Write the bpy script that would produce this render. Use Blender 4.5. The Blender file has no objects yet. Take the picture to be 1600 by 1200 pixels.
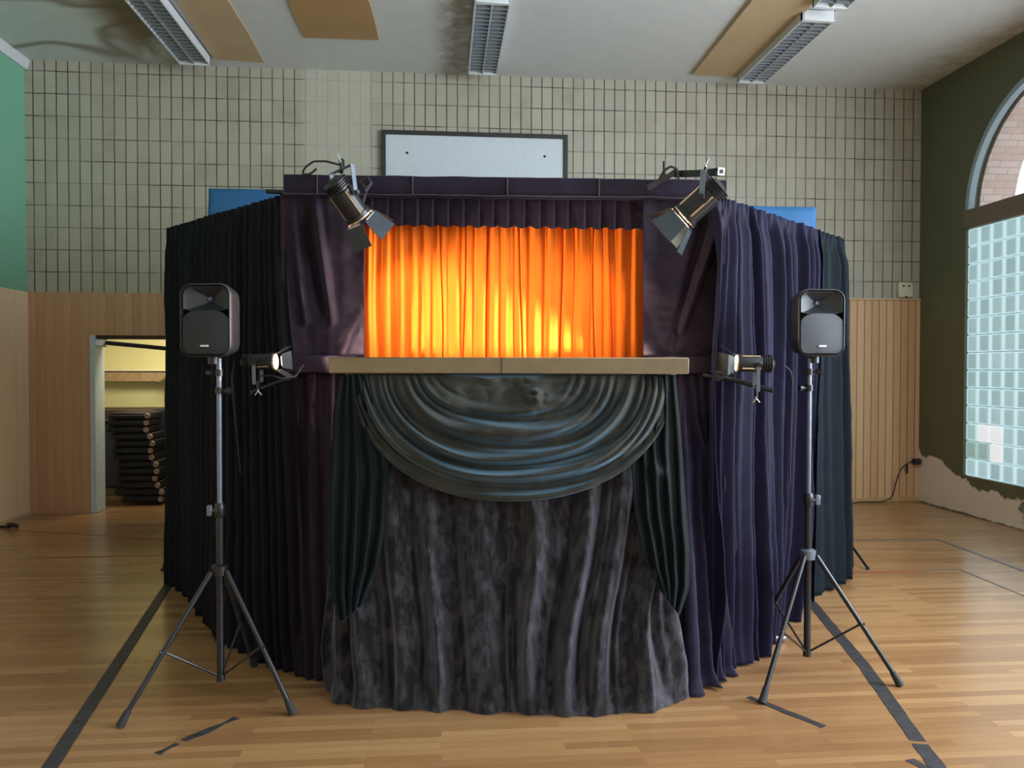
import bpy, math, random
from mathutils import Vector, Matrix, noise
random.seed(7)
PI = math.pi
S = bpy.context.scene
COL = S.collection

# ------------------------------------------------------------------ camera, world, light, exposure
F = 1250.0
YAW, PITCH, ROLL = 0.0884, 0.0185, 0.0015      # radians: turned right of the room's depth axis, down, roll
CAMH = 1.5
def cam_axes(yaw):
    f = Vector((math.sin(yaw) * math.cos(PITCH), math.cos(yaw) * math.cos(PITCH), -math.sin(PITCH)))
    r = Vector((math.cos(yaw), -math.sin(yaw), 0)); u = r.cross(f)
    return r * math.cos(ROLL) + u * math.sin(ROLL), -r * math.sin(ROLL) + u * math.cos(ROLL), f
cd = bpy.data.cameras.new('camera'); cam = bpy.data.objects.new('camera', cd); COL.objects.link(cam)
r_, u_, f_ = cam_axes(YAW)
cam.matrix_world = Matrix(((r_.x, u_.x, -f_.x, 0), (r_.y, u_.y, -f_.y, 0), (r_.z, u_.z, -f_.z, CAMH), (0, 0, 0, 1)))
cd.sensor_width = 36; cd.lens = F / 1600 * 36; cd.clip_start = .05; cd.clip_end = 200
S.camera = cam

W = bpy.data.worlds.new('sky'); S.world = W; W.use_nodes = True
bg = W.node_tree.nodes['Background']; bg.inputs[0].default_value = (.86, .93, 1, 1); bg.inputs[1].default_value = 1.6

S.view_settings.view_transform = 'Standard'; S.view_settings.look = 'None'
S.view_settings.gamma = 1; S.view_settings.use_curve_mapping = False
S.view_settings.exposure = 0.38

WIN_EMIT = .62       # daylight coming through the glass blocks
SPOT_W = 190          # low spots on the curtain
TOP_W = 13
# room
D, XL, XR, H = 8.66, -4.25, 5.41, 4.66
YB = -5.0             # wall behind the camera

def daylight(name, loc, rot, sx, sy, power, col=(.80, .90, 1)):
    l = bpy.data.lights.new(name, 'AREA'); l.shape = 'RECTANGLE'; l.size = sx; l.size_y = sy
    l.energy = power; l.color = col
    o = bpy.data.objects.new(name, l); COL.objects.link(o); o.location = loc; o.rotation_euler = rot
    return o
# added fill lights, as unseen windows of the right wall and behind the photographer
daylight('unseen_window_fill', (XR - .08, 2.6, 2.6), (0, PI/2, 0), 2.9, 2.4, 460)
daylight('unseen_window_fill', (XR - .08, -1.6, 2.6), (0, PI/2, 0), 2.9, 2.4, 260)
daylight('unseen_window_fill', (.9, YB + .1, 2.7), (PI/2, 0, 0), 5.5, 2.6, 30, (.9, .95, 1))

# ------------------------------------------------------------------ node helpers
def hexc(r, g, b):
    f = lambda c: ((c / 255 + .055) / 1.055) ** 2.4 if c / 255 > .04045 else c / 255 / 12.92
    return (f(r), f(g), f(b), 1)
class NT:
    def __init__(s, name):
        s.m = bpy.data.materials.new(name); s.m.use_nodes = True
        s.t = s.m.node_tree; s.n = s.t.nodes; s.p = s.n['Principled BSDF']
    def add(s, typ, **kw):
        n = s.n.new(typ)
        for k, v in kw.items():
            setattr(n, k, v)
        return n
    def lk(s, a, b): s.t.links.new(a, b)
    def val(s, sock, v):
        if hasattr(v, 'is_linked') or isinstance(v, bpy.types.NodeSocket): s.lk(v, sock)
        else: sock.default_value = v
    def coords(s, which='Object'):
        return s.add('ShaderNodeTexCoord').outputs[which]
    def geo(s): return s.add('ShaderNodeNewGeometry').outputs['Position']
    def math(s, op, a, b=0.0, c=None, clamp=False):
        n = s.add('ShaderNodeMath', operation=op); n.use_clamp = clamp
        s.val(n.inputs[0], a); s.val(n.inputs[1], b)
        if c is not None: s.val(n.inputs[2], c)
        return n.outputs[0]
    def mix(s, f, a, b, typ='MIX'):
        n = s.add('ShaderNodeMix', data_type='RGBA', blend_type=typ)
        s.val(n.inputs[0], f); s.val(n.inputs[6], a); s.val(n.inputs[7], b)
        return n.outputs[2]
    def noise(s, vec, scale, detail=4, rough=.55, dist=0):
        n = s.add('ShaderNodeTexNoise'); s.lk(vec, n.inputs['Vector'])
        n.inputs['Scale'].default_value = scale; n.inputs['Detail'].default_value = detail
        n.inputs['Roughness'].default_value = rough; n.inputs['Distortion'].default_value = dist
        return n.outputs['Fac']
    def ramp(s, fac, stops):
        n = s.add('ShaderNodeValToRGB'); s.lk(fac, n.inputs[0]); e = n.color_ramp.elements
        while len(e) < len(stops): e.new(.5)
        for i, (p, c) in enumerate(stops):
            e[i].position = p; e[i].color = c if len(c) == 4 else (*c, 1)
        return n.outputs[0]
    def mapping(s, vec, scale=(1, 1, 1), loc=(0, 0, 0), rot=(0, 0, 0)):
        n = s.add('ShaderNodeMapping'); s.lk(vec, n.inputs[0])
        n.inputs['Scale'].default_value = scale; n.inputs['Location'].default_value = loc; n.inputs['Rotation'].default_value = rot
        return n.outputs[0]
    def sep(s, vec):
        n = s.add('ShaderNodeSeparateXYZ'); s.lk(vec, n.inputs[0]); return n.outputs
    def comb(s, x, y, z=0.0):
        n = s.add('ShaderNodeCombineXYZ')
        s.val(n.inputs[0], x); s.val(n.inputs[1], y); s.val(n.inputs[2], z)
        return n.outputs[0]
    def bump(s, h, strength=.3, dist=.01):
        n = s.add('ShaderNodeBump'); s.lk(h, n.inputs['Height'])
        n.inputs['Strength'].default_value = strength; n.inputs['Distance'].default_value = dist
        s.lk(n.outputs[0], s.p.inputs['Normal'])
    def smooth(s, x, lo, hi):
        n = s.add('ShaderNodeMapRange', interpolation_type='SMOOTHSTEP'); s.val(n.inputs[0], x)
        n.inputs[1].default_value = lo; n.inputs[2].default_value = hi
        return n.outputs[0]

def simple(name, col, rough=.5, metal=0, var=.0, vscale=20, bump=0, bscale=200, emit=None, estr=0, coat=0):
    t = NT(name); p = t.p
    p.inputs['Roughness'].default_value = rough; p.inputs['Metallic'].default_value = metal
    if coat: p.inputs['Coat Weight'].default_value = coat
    c = t.coords()
    f = t.noise(c, vscale, 3)
    dark = tuple(x * (1 - var) for x in col[:3]) + (1,); lite = tuple(min(1, x * (1 + var)) for x in col[:3]) + (1,)
    t.lk(t.ramp(f, [(.3, dark), (.7, lite)]), p.inputs['Base Color'])
    if bump: t.bump(t.noise(c, bscale, 3), bump, .002)
    if emit: p.inputs['Emission Color'].default_value = emit; p.inputs['Emission Strength'].default_value = estr
    return t.m

def velvet(name, col, sheen, sw=1.0, srough=.35, rough=.75, fine=500, mottle=None, mscale=12, bstr=.25, wr=.3, pile=0, prough=.4):
    t = NT(name); p = t.p; c = t.coords()
    base = t.ramp(t.noise(c, mscale, 5, .6, .4), [(.3, tuple(x * .65 for x in col[:3])), (.7, tuple(x * 1.3 for x in col[:3]))])
    vc = t.mapping(c, (1, 1, .45))
    if mottle:
        m = t.ramp(t.noise(vc, mscale * 2.2, 8, .7, .2), [(.44, (0, 0, 0)), (.68, (1, 1, 1))])
        base = t.mix(m, base, mottle)
    t.lk(base, p.inputs['Base Color'])
    p.inputs['Roughness'].default_value = rough
    p.inputs['Specular IOR Level'].default_value = .2
    p.inputs['Sheen Weight'].default_value = sw; p.inputs['Sheen Roughness'].default_value = srough
    p.inputs['Sheen Tint'].default_value = sheen
    a = t.noise(c, fine, 2); b = t.noise(vc, mscale * 2.5, 6, .6, .2)
    h = t.math('ADD', t.math('MULTIPLY', a, .12), t.math('MULTIPLY', b, wr))
    t.bump(h, bstr, .02)
    if pile:
        sb = t.add('ShaderNodeBsdfSheen', distribution='ASHIKHMIN')
        sb.inputs['Color'].default_value = tuple(x * pile for x in sheen[:3]) + (1,); sb.inputs['Roughness'].default_value = prough
        bn = [q for q in t.n if q.type == 'BUMP'][0]; t.lk(bn.outputs[0], sb.inputs['Normal'])
        ad = t.add('ShaderNodeAddShader'); t.lk(p.outputs[0], ad.inputs[0]); t.lk(sb.outputs[0], ad.inputs[1])
        t.lk(ad.outputs[0], [q for q in t.n if q.type == 'OUTPUT_MATERIAL'][0].inputs['Surface'])
    return t.m

# ------------------------------------------------------------------ mesh helpers
def tag(o, label=None, cat=None, group=None, kind=None):
    if label: o['label'] = label
    if cat: o['category'] = cat
    if group: o['group'] = group
    if kind: o['kind'] = kind
    return o
class MB:
    def __init__(s): s.v = []; s.f = []
    def addv(s, vs, fs):
        b = len(s.v); s.v += [tuple(v) for v in vs]; s.f += [tuple(i + b for i in f) for f in fs]; return s
    def box(s, x0, x1, y0, y1, z0, z1, bev=0):
        if bev <= 0:
            vs = [(x, y, z) for x in (x0, x1) for y in (y0, y1) for z in (z0, z1)]
            fs = [(0, 1, 3, 2), (4, 6, 7, 5), (0, 4, 5, 1), (2, 3, 7, 6), (0, 2, 6, 4), (1, 5, 7, 3)]
            return s.addv(vs, fs)
        b = bev; vs = []
        for x, sx in ((x0, 1), (x1, -1)):
            for y, sy in ((y0, 1), (y1, -1)):
                for z, sz in ((z0, 1), (z1, -1)):
                    vs += [(x, y + sy*b, z + sz*b), (x + sx*b, y, z + sz*b), (x + sx*b, y + sy*b, z)]
        I = lambda i, j, k, a: ((i*2 + j)*2 + k)*3 + a
        fs = []
        for i in (0, 1):
            fs.append([I(i, 0, 0, 0), I(i, 0, 1, 0), I(i, 1, 1, 0), I(i, 1, 0, 0)])
            fs.append([I(0, i, 0, 1), I(1, i, 0, 1), I(1, i, 1, 1), I(0, i, 1, 1)])
            fs.append([I(0, 0, i, 2), I(0, 1, i, 2), I(1, 1, i, 2), I(1, 0, i, 2)])
            for j in (0, 1):
                fs.append([I(i, j, 0, 0), I(i, j, 0, 1), I(i, j, 1, 1), I(i, j, 1, 0)])
                fs.append([I(i, 0, j, 0), I(i, 0, j, 2), I(i, 1, j, 2), I(i, 1, j, 0)])
                fs.append([I(0, i, j, 1), I(0, i, j, 2), I(1, i, j, 2), I(1, i, j, 1)])
                for k in (0, 1): fs.append([I(i, j, k, 0), I(i, j, k, 1), I(i, j, k, 2)])
        return s.addv(vs, fs)
    def tube(s, pts, rad, n=12, cap=True, ph=0):
        pts = [Vector(p) for p in pts]; m = len(pts)
        R = rad if isinstance(rad, (list, tuple)) else [rad] * m
        up = None; vs = []
        for i, p in enumerate(pts):
            d = (pts[min(i+1, m-1)] - pts[max(i-1, 0)]).normalized()
            if up is None:
                up = Vector((0, 0, 1)) if abs(d.z) < .9 else Vector((1, 0, 0))
            a = d.cross(up).normalized(); b = a.cross(d).normalized(); up = b
            for k in range(n):
                t = 2*PI*k/n + ph
                vs.append(p + a*math.cos(t)*R[i] + b*math.sin(t)*R[i])
        fs = [(i*n+k, i*n+(k+1) % n, (i+1)*n+(k+1) % n, (i+1)*n+k) for i in range(m-1) for k in range(n)]
        if cap: fs += [tuple(range(n))[::-1], tuple(range((m-1)*n, m*n))]
        return s.addv(vs, fs)
    def lathe(s, prof, n=32, M=None, cap=True):      # prof: (axial x, radius), about X
        vs = []
        for x, r in prof:
            for k in range(n):
                t = 2*PI*k/n; v = Vector((x, r*math.cos(t), r*math.sin(t))); vs.append(M @ v if M else v)
        m = len(prof)
        fs = [(i*n+k, (i+1)*n+k, (i+1)*n+(k+1) % n, i*n+(k+1) % n) for i in range(m-1) for k in range(n)]
        if cap: fs += [tuple(range(n)), tuple(range((m-1)*n, m*n))[::-1]]
        return s.addv(vs, fs)
    def prism(s, outline, a, b, axis='z'):           # outline of 2D points
        n = len(outline)
        def mk(p, h):
            return {'z': (p[0], p[1], h), 'y': (p[0], h, p[1]), 'x': (h, p[0], p[1])}[axis]
        vs = [mk(p, a) for p in outline] + [mk(p, b) for p in outline]
        fs = [tuple(range(n)), tuple(range(n, 2*n))[::-1]] + [(i, n+i, n+(i+1) % n, (i+1) % n) for i in range(n)]
        return s.addv(vs, fs)
    def plate(s, quad, th):                          # quad of 3D points given thickness
        q = [Vector(p) for p in quad]; nn = (q[1]-q[0]).cross(q[2]-q[0]).normalized() * th * .5
        n = len(q); vs = [p + nn for p in q] + [p - nn for p in q]
        fs = [tuple(range(n)), tuple(range(n, 2*n))[::-1]] + [(i, n+i, n+(i+1) % n, (i+1) % n) for i in range(n)]
        return s.addv(vs, fs)
    def grid(s, rows):
        nr = len(rows); nc = len(rows[0]); vs = [p for r in rows for p in r]
        return s.addv(vs, [(i*nc+j, i*nc+j+1, (i+1)*nc+j+1, (i+1)*nc+j) for i in range(nr-1) for j in range(nc-1)])
    def xf(s, M):
        s.v = [tuple(M @ Vector(v)) for v in s.v]; return s
    def build(s, name, mat, parent=None, smooth=40, solid=0, origin=None):
        me = bpy.data.meshes.new(name)
        vs = s.v
        if origin is not None: vs = [(v[0]-origin[0], v[1]-origin[1], v[2]-origin[2]) for v in vs]
        me.from_pydata(vs, [], s.f); me.validate()
        import bmesh
        bm = bmesh.new(); bm.from_mesh(me); bmesh.ops.recalc_face_normals(bm, faces=bm.faces); bm.to_mesh(me); bm.free()
        if smooth:
            me.polygons.foreach_set('use_smooth', [True]*len(me.polygons))
            me.set_sharp_from_angle(angle=math.radians(smooth))
        me.materials.append(mat); me.update()
        o = bpy.data.objects.new(name, me); COL.objects.link(o)
        if parent: o.parent = parent
        if solid:
            md = o.modifiers.new('thickness', 'SOLIDIFY'); md.thickness = solid; md.offset = 0
        return o
# stage frame: u to the right, d away from the photographer, z up; the puppet stage and stands are laid out square to it
def BW(u, d, z=0): return Vector((u*math.cos(YAW) + d*math.sin(YAW), -u*math.sin(YAW) + d*math.cos(YAW), z))
def setB(o, org):                                   # a top-level object whose mesh is in (u,d,z) minus org
    o.location = BW(*org); o.rotation_euler = (0, 0, -YAW); return o
def thing(name, org, label, cat, group=None, rz=0):
    o = bpy.data.objects.new(name, None); COL.objects.link(o); o.empty_display_size = .1
    o.location = BW(*org); o.rotation_euler = (0, 0, -YAW + rz)
    return tag(o, label, cat, group)
def mB(mb, name, mat, org, smooth=40, solid=0):      # a top-level mesh given in stage coordinates
    return setB(mb.build(name, mat, None, smooth, solid, org), org)
br, bu, bf = cam_axes(0)
def PX(px, py, d):                                  # measured direction -> stage coordinates at true distance d
    v = bf*F + br*(px-800) - bu*(py-600)
    k = d / v.y; return (v.x*k, d, CAMH + v.z*k)
def PF(px, py, z=0):
    v = bf*F + br*(px-800) - bu*(py-600)
    k = (z-CAMH) / v.z; return (v.x*k, v.y*k, z)
def toWorld(p): return BW(*p)
def lerp(a, b, t): return a + (b-a)*t
def polyat(pts, t):                                 # arc-length position on a polyline
    L = [0]
    for a, b in zip(pts, pts[1:]): L.append(L[-1] + math.dist(a, b))
    s = t*L[-1]
    for i in range(len(pts)-1):
        if s <= L[i+1] or i == len(pts)-2:
            k = (s-L[i])/max(1e-9, L[i+1]-L[i]); return tuple(lerp(a, b, k) for a, b in zip(pts[i], pts[i+1]))
def smoothpoly(pts, n=60, it=6):
    q = [polyat(pts, i/n) for i in range(n+1)]
    for _ in range(it):
        q = [q[0]] + [tuple((a+2*b+c)/4 for a, b, c in zip(q[i-1], q[i], q[i+1])) for i in range(1, n)] + [q[-1]]
    return q

# ------------------------------------------------------------------ materials of the room
def mat_tile():
    t = NT('glazed wall tile'); P = t.geo(); x, y, z = t.sep(P)
    n1 = t.noise(P, 3.0, 3); n2 = t.noise(P, 14, 3)
    xx = t.math('ADD', x, t.math('MULTIPLY', t.math('SUBTRACT', t.noise(P, 7, 2), .5), .007))
    zz = t.math('ADD', z, t.math('MULTIPLY', t.math('SUBTRACT', t.noise(P, 6, 2), .5), .010))
    def line(v, pitch, ph, w):
        a = t.math('FRACT', t.math('DIVIDE', t.math('SUBTRACT', v, ph), pitch))
        d = t.math('MULTIPLY', t.math('MINIMUM', a, t.math('SUBTRACT', 1, a)), pitch)
        return t.math('SUBTRACT', 1, t.smooth(d, w*.35, w))
    gx = line(xx, .1143, -4.17+20*.1143, .0080); gz = line(zz, .2286, 4.325-20*.2286, .0070)
    # patch where grooves were painted over
    m = t.math('MULTIPLY', t.smooth(x, -1.50, -1.40), t.math('SUBTRACT', 1, t.smooth(x, -.8, -.66)))
    fade = t.math('SUBTRACT', 1, t.math('MULTIPLY', m, .8))
    fade = t.math('MULTIPLY', fade, t.math('ADD', .72, t.math('MULTIPLY', .28, t.smooth(t.noise(P, 1.3, 3), .3, .6))))
    fz = t.math('MULTIPLY', fade, t.math('ADD', .35, t.math('MULTIPLY', .65, t.smooth(t.noise(P, 2.2, 2), .35, .6))))
    g = t.math('MAXIMUM', t.math('MULTIPLY', gx, fade), t.math('MULTIPLY', gz, fz))
    cell = t.comb(t.math('FLOOR', t.math('DIVIDE', t.math('ADD', x, 4.17), .1143)), t.math('FLOOR', t.math('DIVIDE', t.math('SUBTRACT', z, 4.325), .2286)))
    wn = t.add('ShaderNodeTexWhiteNoise', noise_dimensions='2D'); t.lk(cell, wn.inputs[0])
    base = t.mix(wn.outputs[0], hexc(168, 161, 145), hexc(177, 170, 152))
    base = t.mix(t.math('MULTIPLY', t.smooth(n1, .45, .75), .35), base, hexc(138, 128, 100))
    base = t.mix(t.math('MULTIPLY', m, .6), base, hexc(188, 186, 170))
    col = t.mix(g, base, hexc(62, 58, 44))
    t.lk(col, t.p.inputs['Base Color']); t.p.inputs['Roughness'].default_value = .55
    t.bump(t.math('SUBTRACT', t.math('MULTIPLY', n2, .15), g), .5, .006)
    return t.m
def mat_boards(name, dark, lite, pitch, groove, gs, axis=0):
    t = NT(name); P = t.geo(); s = t.sep(P); x = s[axis]
    f = t.math('DIVIDE', x, pitch); a = t.math('FRACT', f)
    d = t.math('MULTIPLY', t.math('MINIMUM', a, t.math('SUBTRACT', 1, a)), pitch)
    g = t.math('SUBTRACT', 1, t.smooth(d, .0015, .0055))
    wn = t.add('ShaderNodeTexWhiteNoise', noise_dimensions='1D'); t.lk(t.math('FLOOR', f), wn.inputs['W'])
    gr = t.noise(t.mapping(P, (18, 18, 1.2)), 2.2, 5, .6, .5)
    k = t.math('ADD', t.math('MULTIPLY', wn.outputs[0], .35), t.math('MULTIPLY', gr, .65))
    base = t.ramp(k, [(.25, dark), (.75, lite)])
    kn = t.add('ShaderNodeTexVoronoi'); t.lk(t.mapping(P, (6, 6, 2.2)), kn.inputs[0])
    base = t.mix(t.math('MULTIPLY', t.math('SUBTRACT', 1, t.smooth(kn.outputs[0], .035, .07)), .6), base, tuple(c*.35 for c in dark[:3])+(1,))
    t.lk(t.mix(t.math('MULTIPLY', g, gs), base, groove), t.p.inputs['Base Color'])
    t.p.inputs['Roughness'].default_value = .45
    t.bump(t.math('SUBTRACT', t.math('MULTIPLY', gr, .2), t.math('MULTIPLY', g, gs)), .4, .004)
    return t.m
def mat_floor():
    t = NT('varnished strip floor'); P = t.geo()
    b = t.add('ShaderNodeTexBrick'); t.lk(P, b.inputs['Vector'])
    b.offset = .37; b.offset_frequency = 2; b.squash = 1
    b.inputs['Color1'].default_value = (0, 0, 0, 1); b.inputs['Color2'].default_value = (1, 1, 1, 1); b.inputs['Mortar'].default_value = (.5, .5, .5, 1)
    b.inputs['Scale'].default_value = 1; b.inputs['Mortar Size'].default_value = .0008
    b.inputs['Brick Width'].default_value = .78; b.inputs['Row Height'].default_value = .05
    v = t.add('ShaderNodeSeparateColor'); t.lk(b.outputs['Color'], v.inputs[0])
    gr = t.noise(t.mapping(P, (1.5, 22, 1)), 2.5, 6, .6, .4)
    k = t.math('ADD', t.math('MULTIPLY', v.outputs[0], .6), t.math('MULTIPLY', gr, .5))
    col = t.ramp(k, [(.1, hexc(134, 95, 60)), (.5, hexc(156, 114, 73)), (.98, hexc(178, 138, 93))])
    big = t.noise(P, .8, 3)
    col = t.mix(t.math('MULTIPLY', t.smooth(big, .5, .75), .35), col, hexc(120, 76, 42))
    x = t.sep(P)[0]
    col = t.mix(t.math('MULTIPLY', b.outputs['Fac'], .6), col, hexc(70, 44, 24))
    sc = t.noise(P, 30, 8, .7)
    col = t.mix(t.math('MULTIPLY', t.smooth(sc, .68, .74), .5), col, hexc(90, 58, 36))
    t.lk(col, t.p.inputs['Base Color'])
    rr = t.math('ADD', .26, t.math('MULTIPLY', t.noise(P, 5, 5, .6), .2)); t.lk(rr, t.p.inputs['Roughness'])
    t.p.inputs['Coat Weight'].default_value = .65; t.p.inputs['Coat Roughness'].default_value = .2
    h = t.math('ADD', t.math('MULTIPLY', v.outputs[0], .25), t.math('ADD', t.math('MULTIPLY', t.noise(P, 2.6, 3), 1.6), t.math('MULTIPLY', b.outputs['Fac'], -.3)))
    t.bump(h, .10, .006)
    return t.m
def mat_ceiling():
    t = NT('old ceiling plaster'); P = t.geo(); x, y, z = t.sep(P)
    n = t.noise(P, 1.1, 6, .6, .6); n2 = t.noise(P, 6, 5, .65)
    base = t.mix(n2, hexc(204, 206, 202), hexc(220, 222, 219))
    left = t.math('SUBTRACT', 1, t.smooth(t.math('ADD', x, t.math('MULTIPLY', n, .6)), -2.6, -2.1))
    w = t.noise(t.mapping(P, (.55, .9, 1)), 1.0, 2, .4, .4)
    ring = t.math('SUBTRACT', 1, t.smooth(t.math('ABSOLUTE', t.math('SUBTRACT', w, .5)), .0, .05))
    base = t.mix(t.math('MULTIPLY', t.math('MULTIPLY', ring, left), .75), base, hexc(124, 108, 84))
    nearlamp = t.math('MULTIPLY', t.math('SUBTRACT', 1, t.smooth(t.math('ABSOLUTE', t.math('ADD', x, 2.75)), .12, .55)), t.smooth(n, .3, .55))
    base = t.mix(t.math('MULTIPLY', nearlamp, .85), base, hexc(126, 98, 66))
    midl = t.math('MULTIPLY', t.math('SUBTRACT', 1, t.smooth(t.math('ABSOLUTE', t.math('SUBTRACT', x, .2)), .1, .34)), t.smooth(n2, .3, .6))
    base = t.mix(t.math('MULTIPLY', midl, .6), base, hexc(128, 104, 78))
    rr = t.smooth(t.math('ADD', x, t.math('MULTIPLY', n, .5)), 4.9, 5.6)
    base = t.mix(t.math('MULTIPLY', t.math('MULTIPLY', rr, t.smooth(n2, .35, .6)), .4), base, hexc(132, 108, 84))
    t.lk(base, t.p.inputs['Base Color']); t.p.inputs['Roughness'].default_value = .8
    t.bump(n2, .35, .012)
    return t.m
def mat_paint(name, a, b, sc=1.5, rough=.5):
    t = NT(name); P = t.geo(); n = t.noise(P, sc, 4)
    t.lk(t.mix(n, a, b), t.p.inputs['Base Color']); t.p.inputs['Roughness'].default_value = rough
    t.bump(t.noise(P, 25, 4), .1, .004)
    return t.m
def mat_right():
    t = NT('dark green paint with bare plaster'); P = t.geo(); x, y, z = t.sep(P)
    n = t.noise(P, 2.4, 5, .6, .3); n2 = t.noise(P, 9, 4)
    base = t.mix(n, hexc(84, 88, 66), hexc(100, 103, 78))
    far = t.smooth(y, 7.1, 8.66)
    top = t.math('ADD', .27, t.math('ADD', t.math('MULTIPLY', t.math('POWER', far, 1.8), .36), t.math('MULTIPLY', t.math('SUBTRACT', n, .5), .5)))
    m = t.math('MULTIPLY', t.smooth(t.math('SUBTRACT', top, z), -.015, .015), t.smooth(t.math('ADD', y, t.math('MULTIPLY', n2, .3)), 7.12, 7.17))
    m = t.math('MULTIPLY', m, t.smooth(t.math('ADD', z, t.math('MULTIPLY', n2, .05)), .03, .05))
    col = t.mix(m, base, t.mix(n2, hexc(222, 206, 188), hexc(238, 228, 214)))
    t.lk(col, t.p.inputs['Base Color']); t.p.inputs['Roughness'].default_value = .45
    t.bump(t.math('ADD', t.math('MULTIPLY', m, -1), t.math('MULTIPLY', n2, .2)), .4, .005)
    return t.m
def mat_brick():
    t = NT('pale outside brick'); P = t.geo(); x, y, z = t.sep(P)
    ang = t.math('ARCTAN2', t.math('SUBTRACT', z, 3.1), t.math('SUBTRACT', y, 6.65))
    b = t.add('ShaderNodeTexBrick'); t.lk(t.comb(x, t.math('MULTIPLY', ang, 1.2)), b.inputs[0])
    b.inputs['Scale'].default_value = 1; b.inputs['Brick Width'].default_value = .21; b.inputs['Row Height'].default_value = .07; b.inputs['Mortar Size'].default_value = .006
    b.inputs['Color1'].default_value = hexc(206, 180, 166); b.inputs['Color2'].default_value = hexc(222, 202, 190); b.inputs['Mortar'].default_value = hexc(186, 172, 164)
    t.lk(b.outputs[0], t.p.inputs['Base Color']); t.p.inputs['Roughness'].default_value = .8
    t.bump(b.outputs['Fac'], -.4, .006)
    return t.m
def mat_glassblock():
    t = NT('glass block daylight'); c = t.coords('UV'); x, y, z = t.sep(c)
    P = t.geo(); px, py, pz = t.sep(P); B = .182
    fy = t.math('DIVIDE', t.math('SUBTRACT', 7.862, py), B); fz = t.math('DIVIDE', t.math('SUBTRACT', pz, .405), B)
    ay = t.math('FRACT', fy); az = t.math('FRACT', fz)
    ey = t.math('ABSOLUTE', t.math('SUBTRACT', ay, .5)); ez = t.math('ABSOLUTE', t.math('SUBTRACT', az, .5))
    e = t.math('MAXIMUM', ey, ez)
    wn = t.add('ShaderNodeTexWhiteNoise', noise_dimensions='2D'); t.lk(t.comb(t.math('FLOOR', fy), t.math('FLOOR', fz)), wn.inputs[0])
    rib = t.noise(t.mapping(P, (1, 60, 3)), 1.5, 3)
    core = t.mix(wn.outputs[0], hexc(150, 184, 186), hexc(176, 208, 212))
    core = t.mix(t.math('MULTIPLY', t.smooth(rib, .4, .7), .35), core, hexc(140, 168, 170))
    edge = t.mix(t.smooth(ey, .25, .47), core, hexc(226, 250, 255))
    col = t.mix(t.math('MULTIPLY', t.smooth(e, .36, .44), .7), edge, hexc(205, 240, 250))
    # a few clear blocks near the bottom
    cy, cz = t.math('FLOOR', fy), t.math('FLOOR', fz)
    def blk(a, b): return t.math('MULTIPLY', t.math('COMPARE', cy, a, .1), t.math('COMPARE', cz, b, .1))
    clear = t.math('MAXIMUM', t.math('MAXIMUM', blk(1, 2), blk(2, 2)), blk(2, 1))
    col = t.mix(t.math('MULTIPLY', clear, .85), col, (1, 1, 1, 1))
    dim = t.math('MAXIMUM', blk(0, 1), blk(1, 1)); col = t.mix(t.math('MULTIPLY', dim, .5), col, hexc(120, 150, 130))
    t.lk(col, t.p.inputs['Emission Color']); t.p.inputs['Emission Strength'].default_value = WIN_EMIT
    t.p.inputs['Base Color'].default_value = (.12, .16, .17, 1); t.p.inputs['Roughness'].default_value = .12
    return t.m

M_tile = mat_tile()
M_wain = mat_boards('tan tongue and groove boards', hexc(198, 152, 108), hexc(220, 180, 136), .0864, hexc(84, 54, 32), 1.0)
M_wainL = mat_boards('brown veneer boards', hexc(172, 130, 96), hexc(198, 156, 118), .0864, hexc(122, 86, 58), .3)
M_wainW = mat_boards('pale left wainscot', hexc(236, 206, 168), hexc(248, 226, 194), .35, hexc(170, 132, 96), .5, 1)
M_floor = mat_floor(); M_ceil = mat_ceiling(); M_right = mat_right(); M_brick = mat_brick(); M_gb = mat_glassblock()
M_green = mat_paint('sea green paint', hexc(118, 178, 148), hexc(130, 190, 160))
M_cream = mat_paint('plain plaster', hexc(150, 146, 130), hexc(170, 166, 150))
M_white = simple('white enamel', hexc(214, 218, 220), .4, var=.04)
M_frame = simple('grey blue window frame', hexc(150, 170, 180), .4, var=.05)
M_beam = mat_paint('brown grey render', hexc(98, 88, 74), hexc(126, 114, 98), 6, .6)
M_mortar = simple('dark mortar', hexc(50, 60, 60), .8)
M_ply = mat_paint('tan fibreboard', hexc(170, 132, 86), hexc(190, 152, 104), 3, .8)
M_ply2 = mat_paint('pale tan fibreboard', hexc(184, 156, 118), hexc(204, 178, 142), 2, .8)
M_jamb = mat_paint('chipped grey blue paint', hexc(168, 182, 186), hexc(204, 214, 218), 14, .5)
M_yellow = mat_paint('yellow storeroom paint', hexc(208, 198, 140), hexc(224, 216, 162), 3, .6)
M_dkwood = simple('dark stained wood', hexc(60, 40, 28), .6, var=.3)
M_shelfw = simple('worn shelf wood', hexc(164, 136, 100), .6, var=.2)
M_black = simple('black painted metal', (.012, .012, .014, 1), .35, var=.2)
M_blackp = simple('black moulded plastic', (.022, .023, .027, 1), .42, var=.1, bump=.15, bscale=900)
M_grille = simple('speaker grille', (.014, .017, .021, 1), .4, metal=.2, bump=.7, bscale=1400)
M_chrome = simple('worn steel', (.55, .58, .62, 1), .25, metal=1, var=.1)
M_steelb = simple('blue grey coated steel', (.16, .19, .24, 1), .35, metal=.5, var=.1)
M_door = simple('matt black barn door', (.035, .045, .055, 1), .5, metal=.3, var=.15)
M_tape = simple('dark grey floor tape', hexc(52, 50, 52), .5, var=.4, vscale=25)
M_line = simple('grey court line paint', hexc(96, 88, 92), .4, var=.2)
M_red = simple('red court line paint', hexc(150, 72, 48), .4, var=.2)
M_rubber = simple('black rubber', (.02, .02, .022, 1), .7, var=.1)
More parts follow.
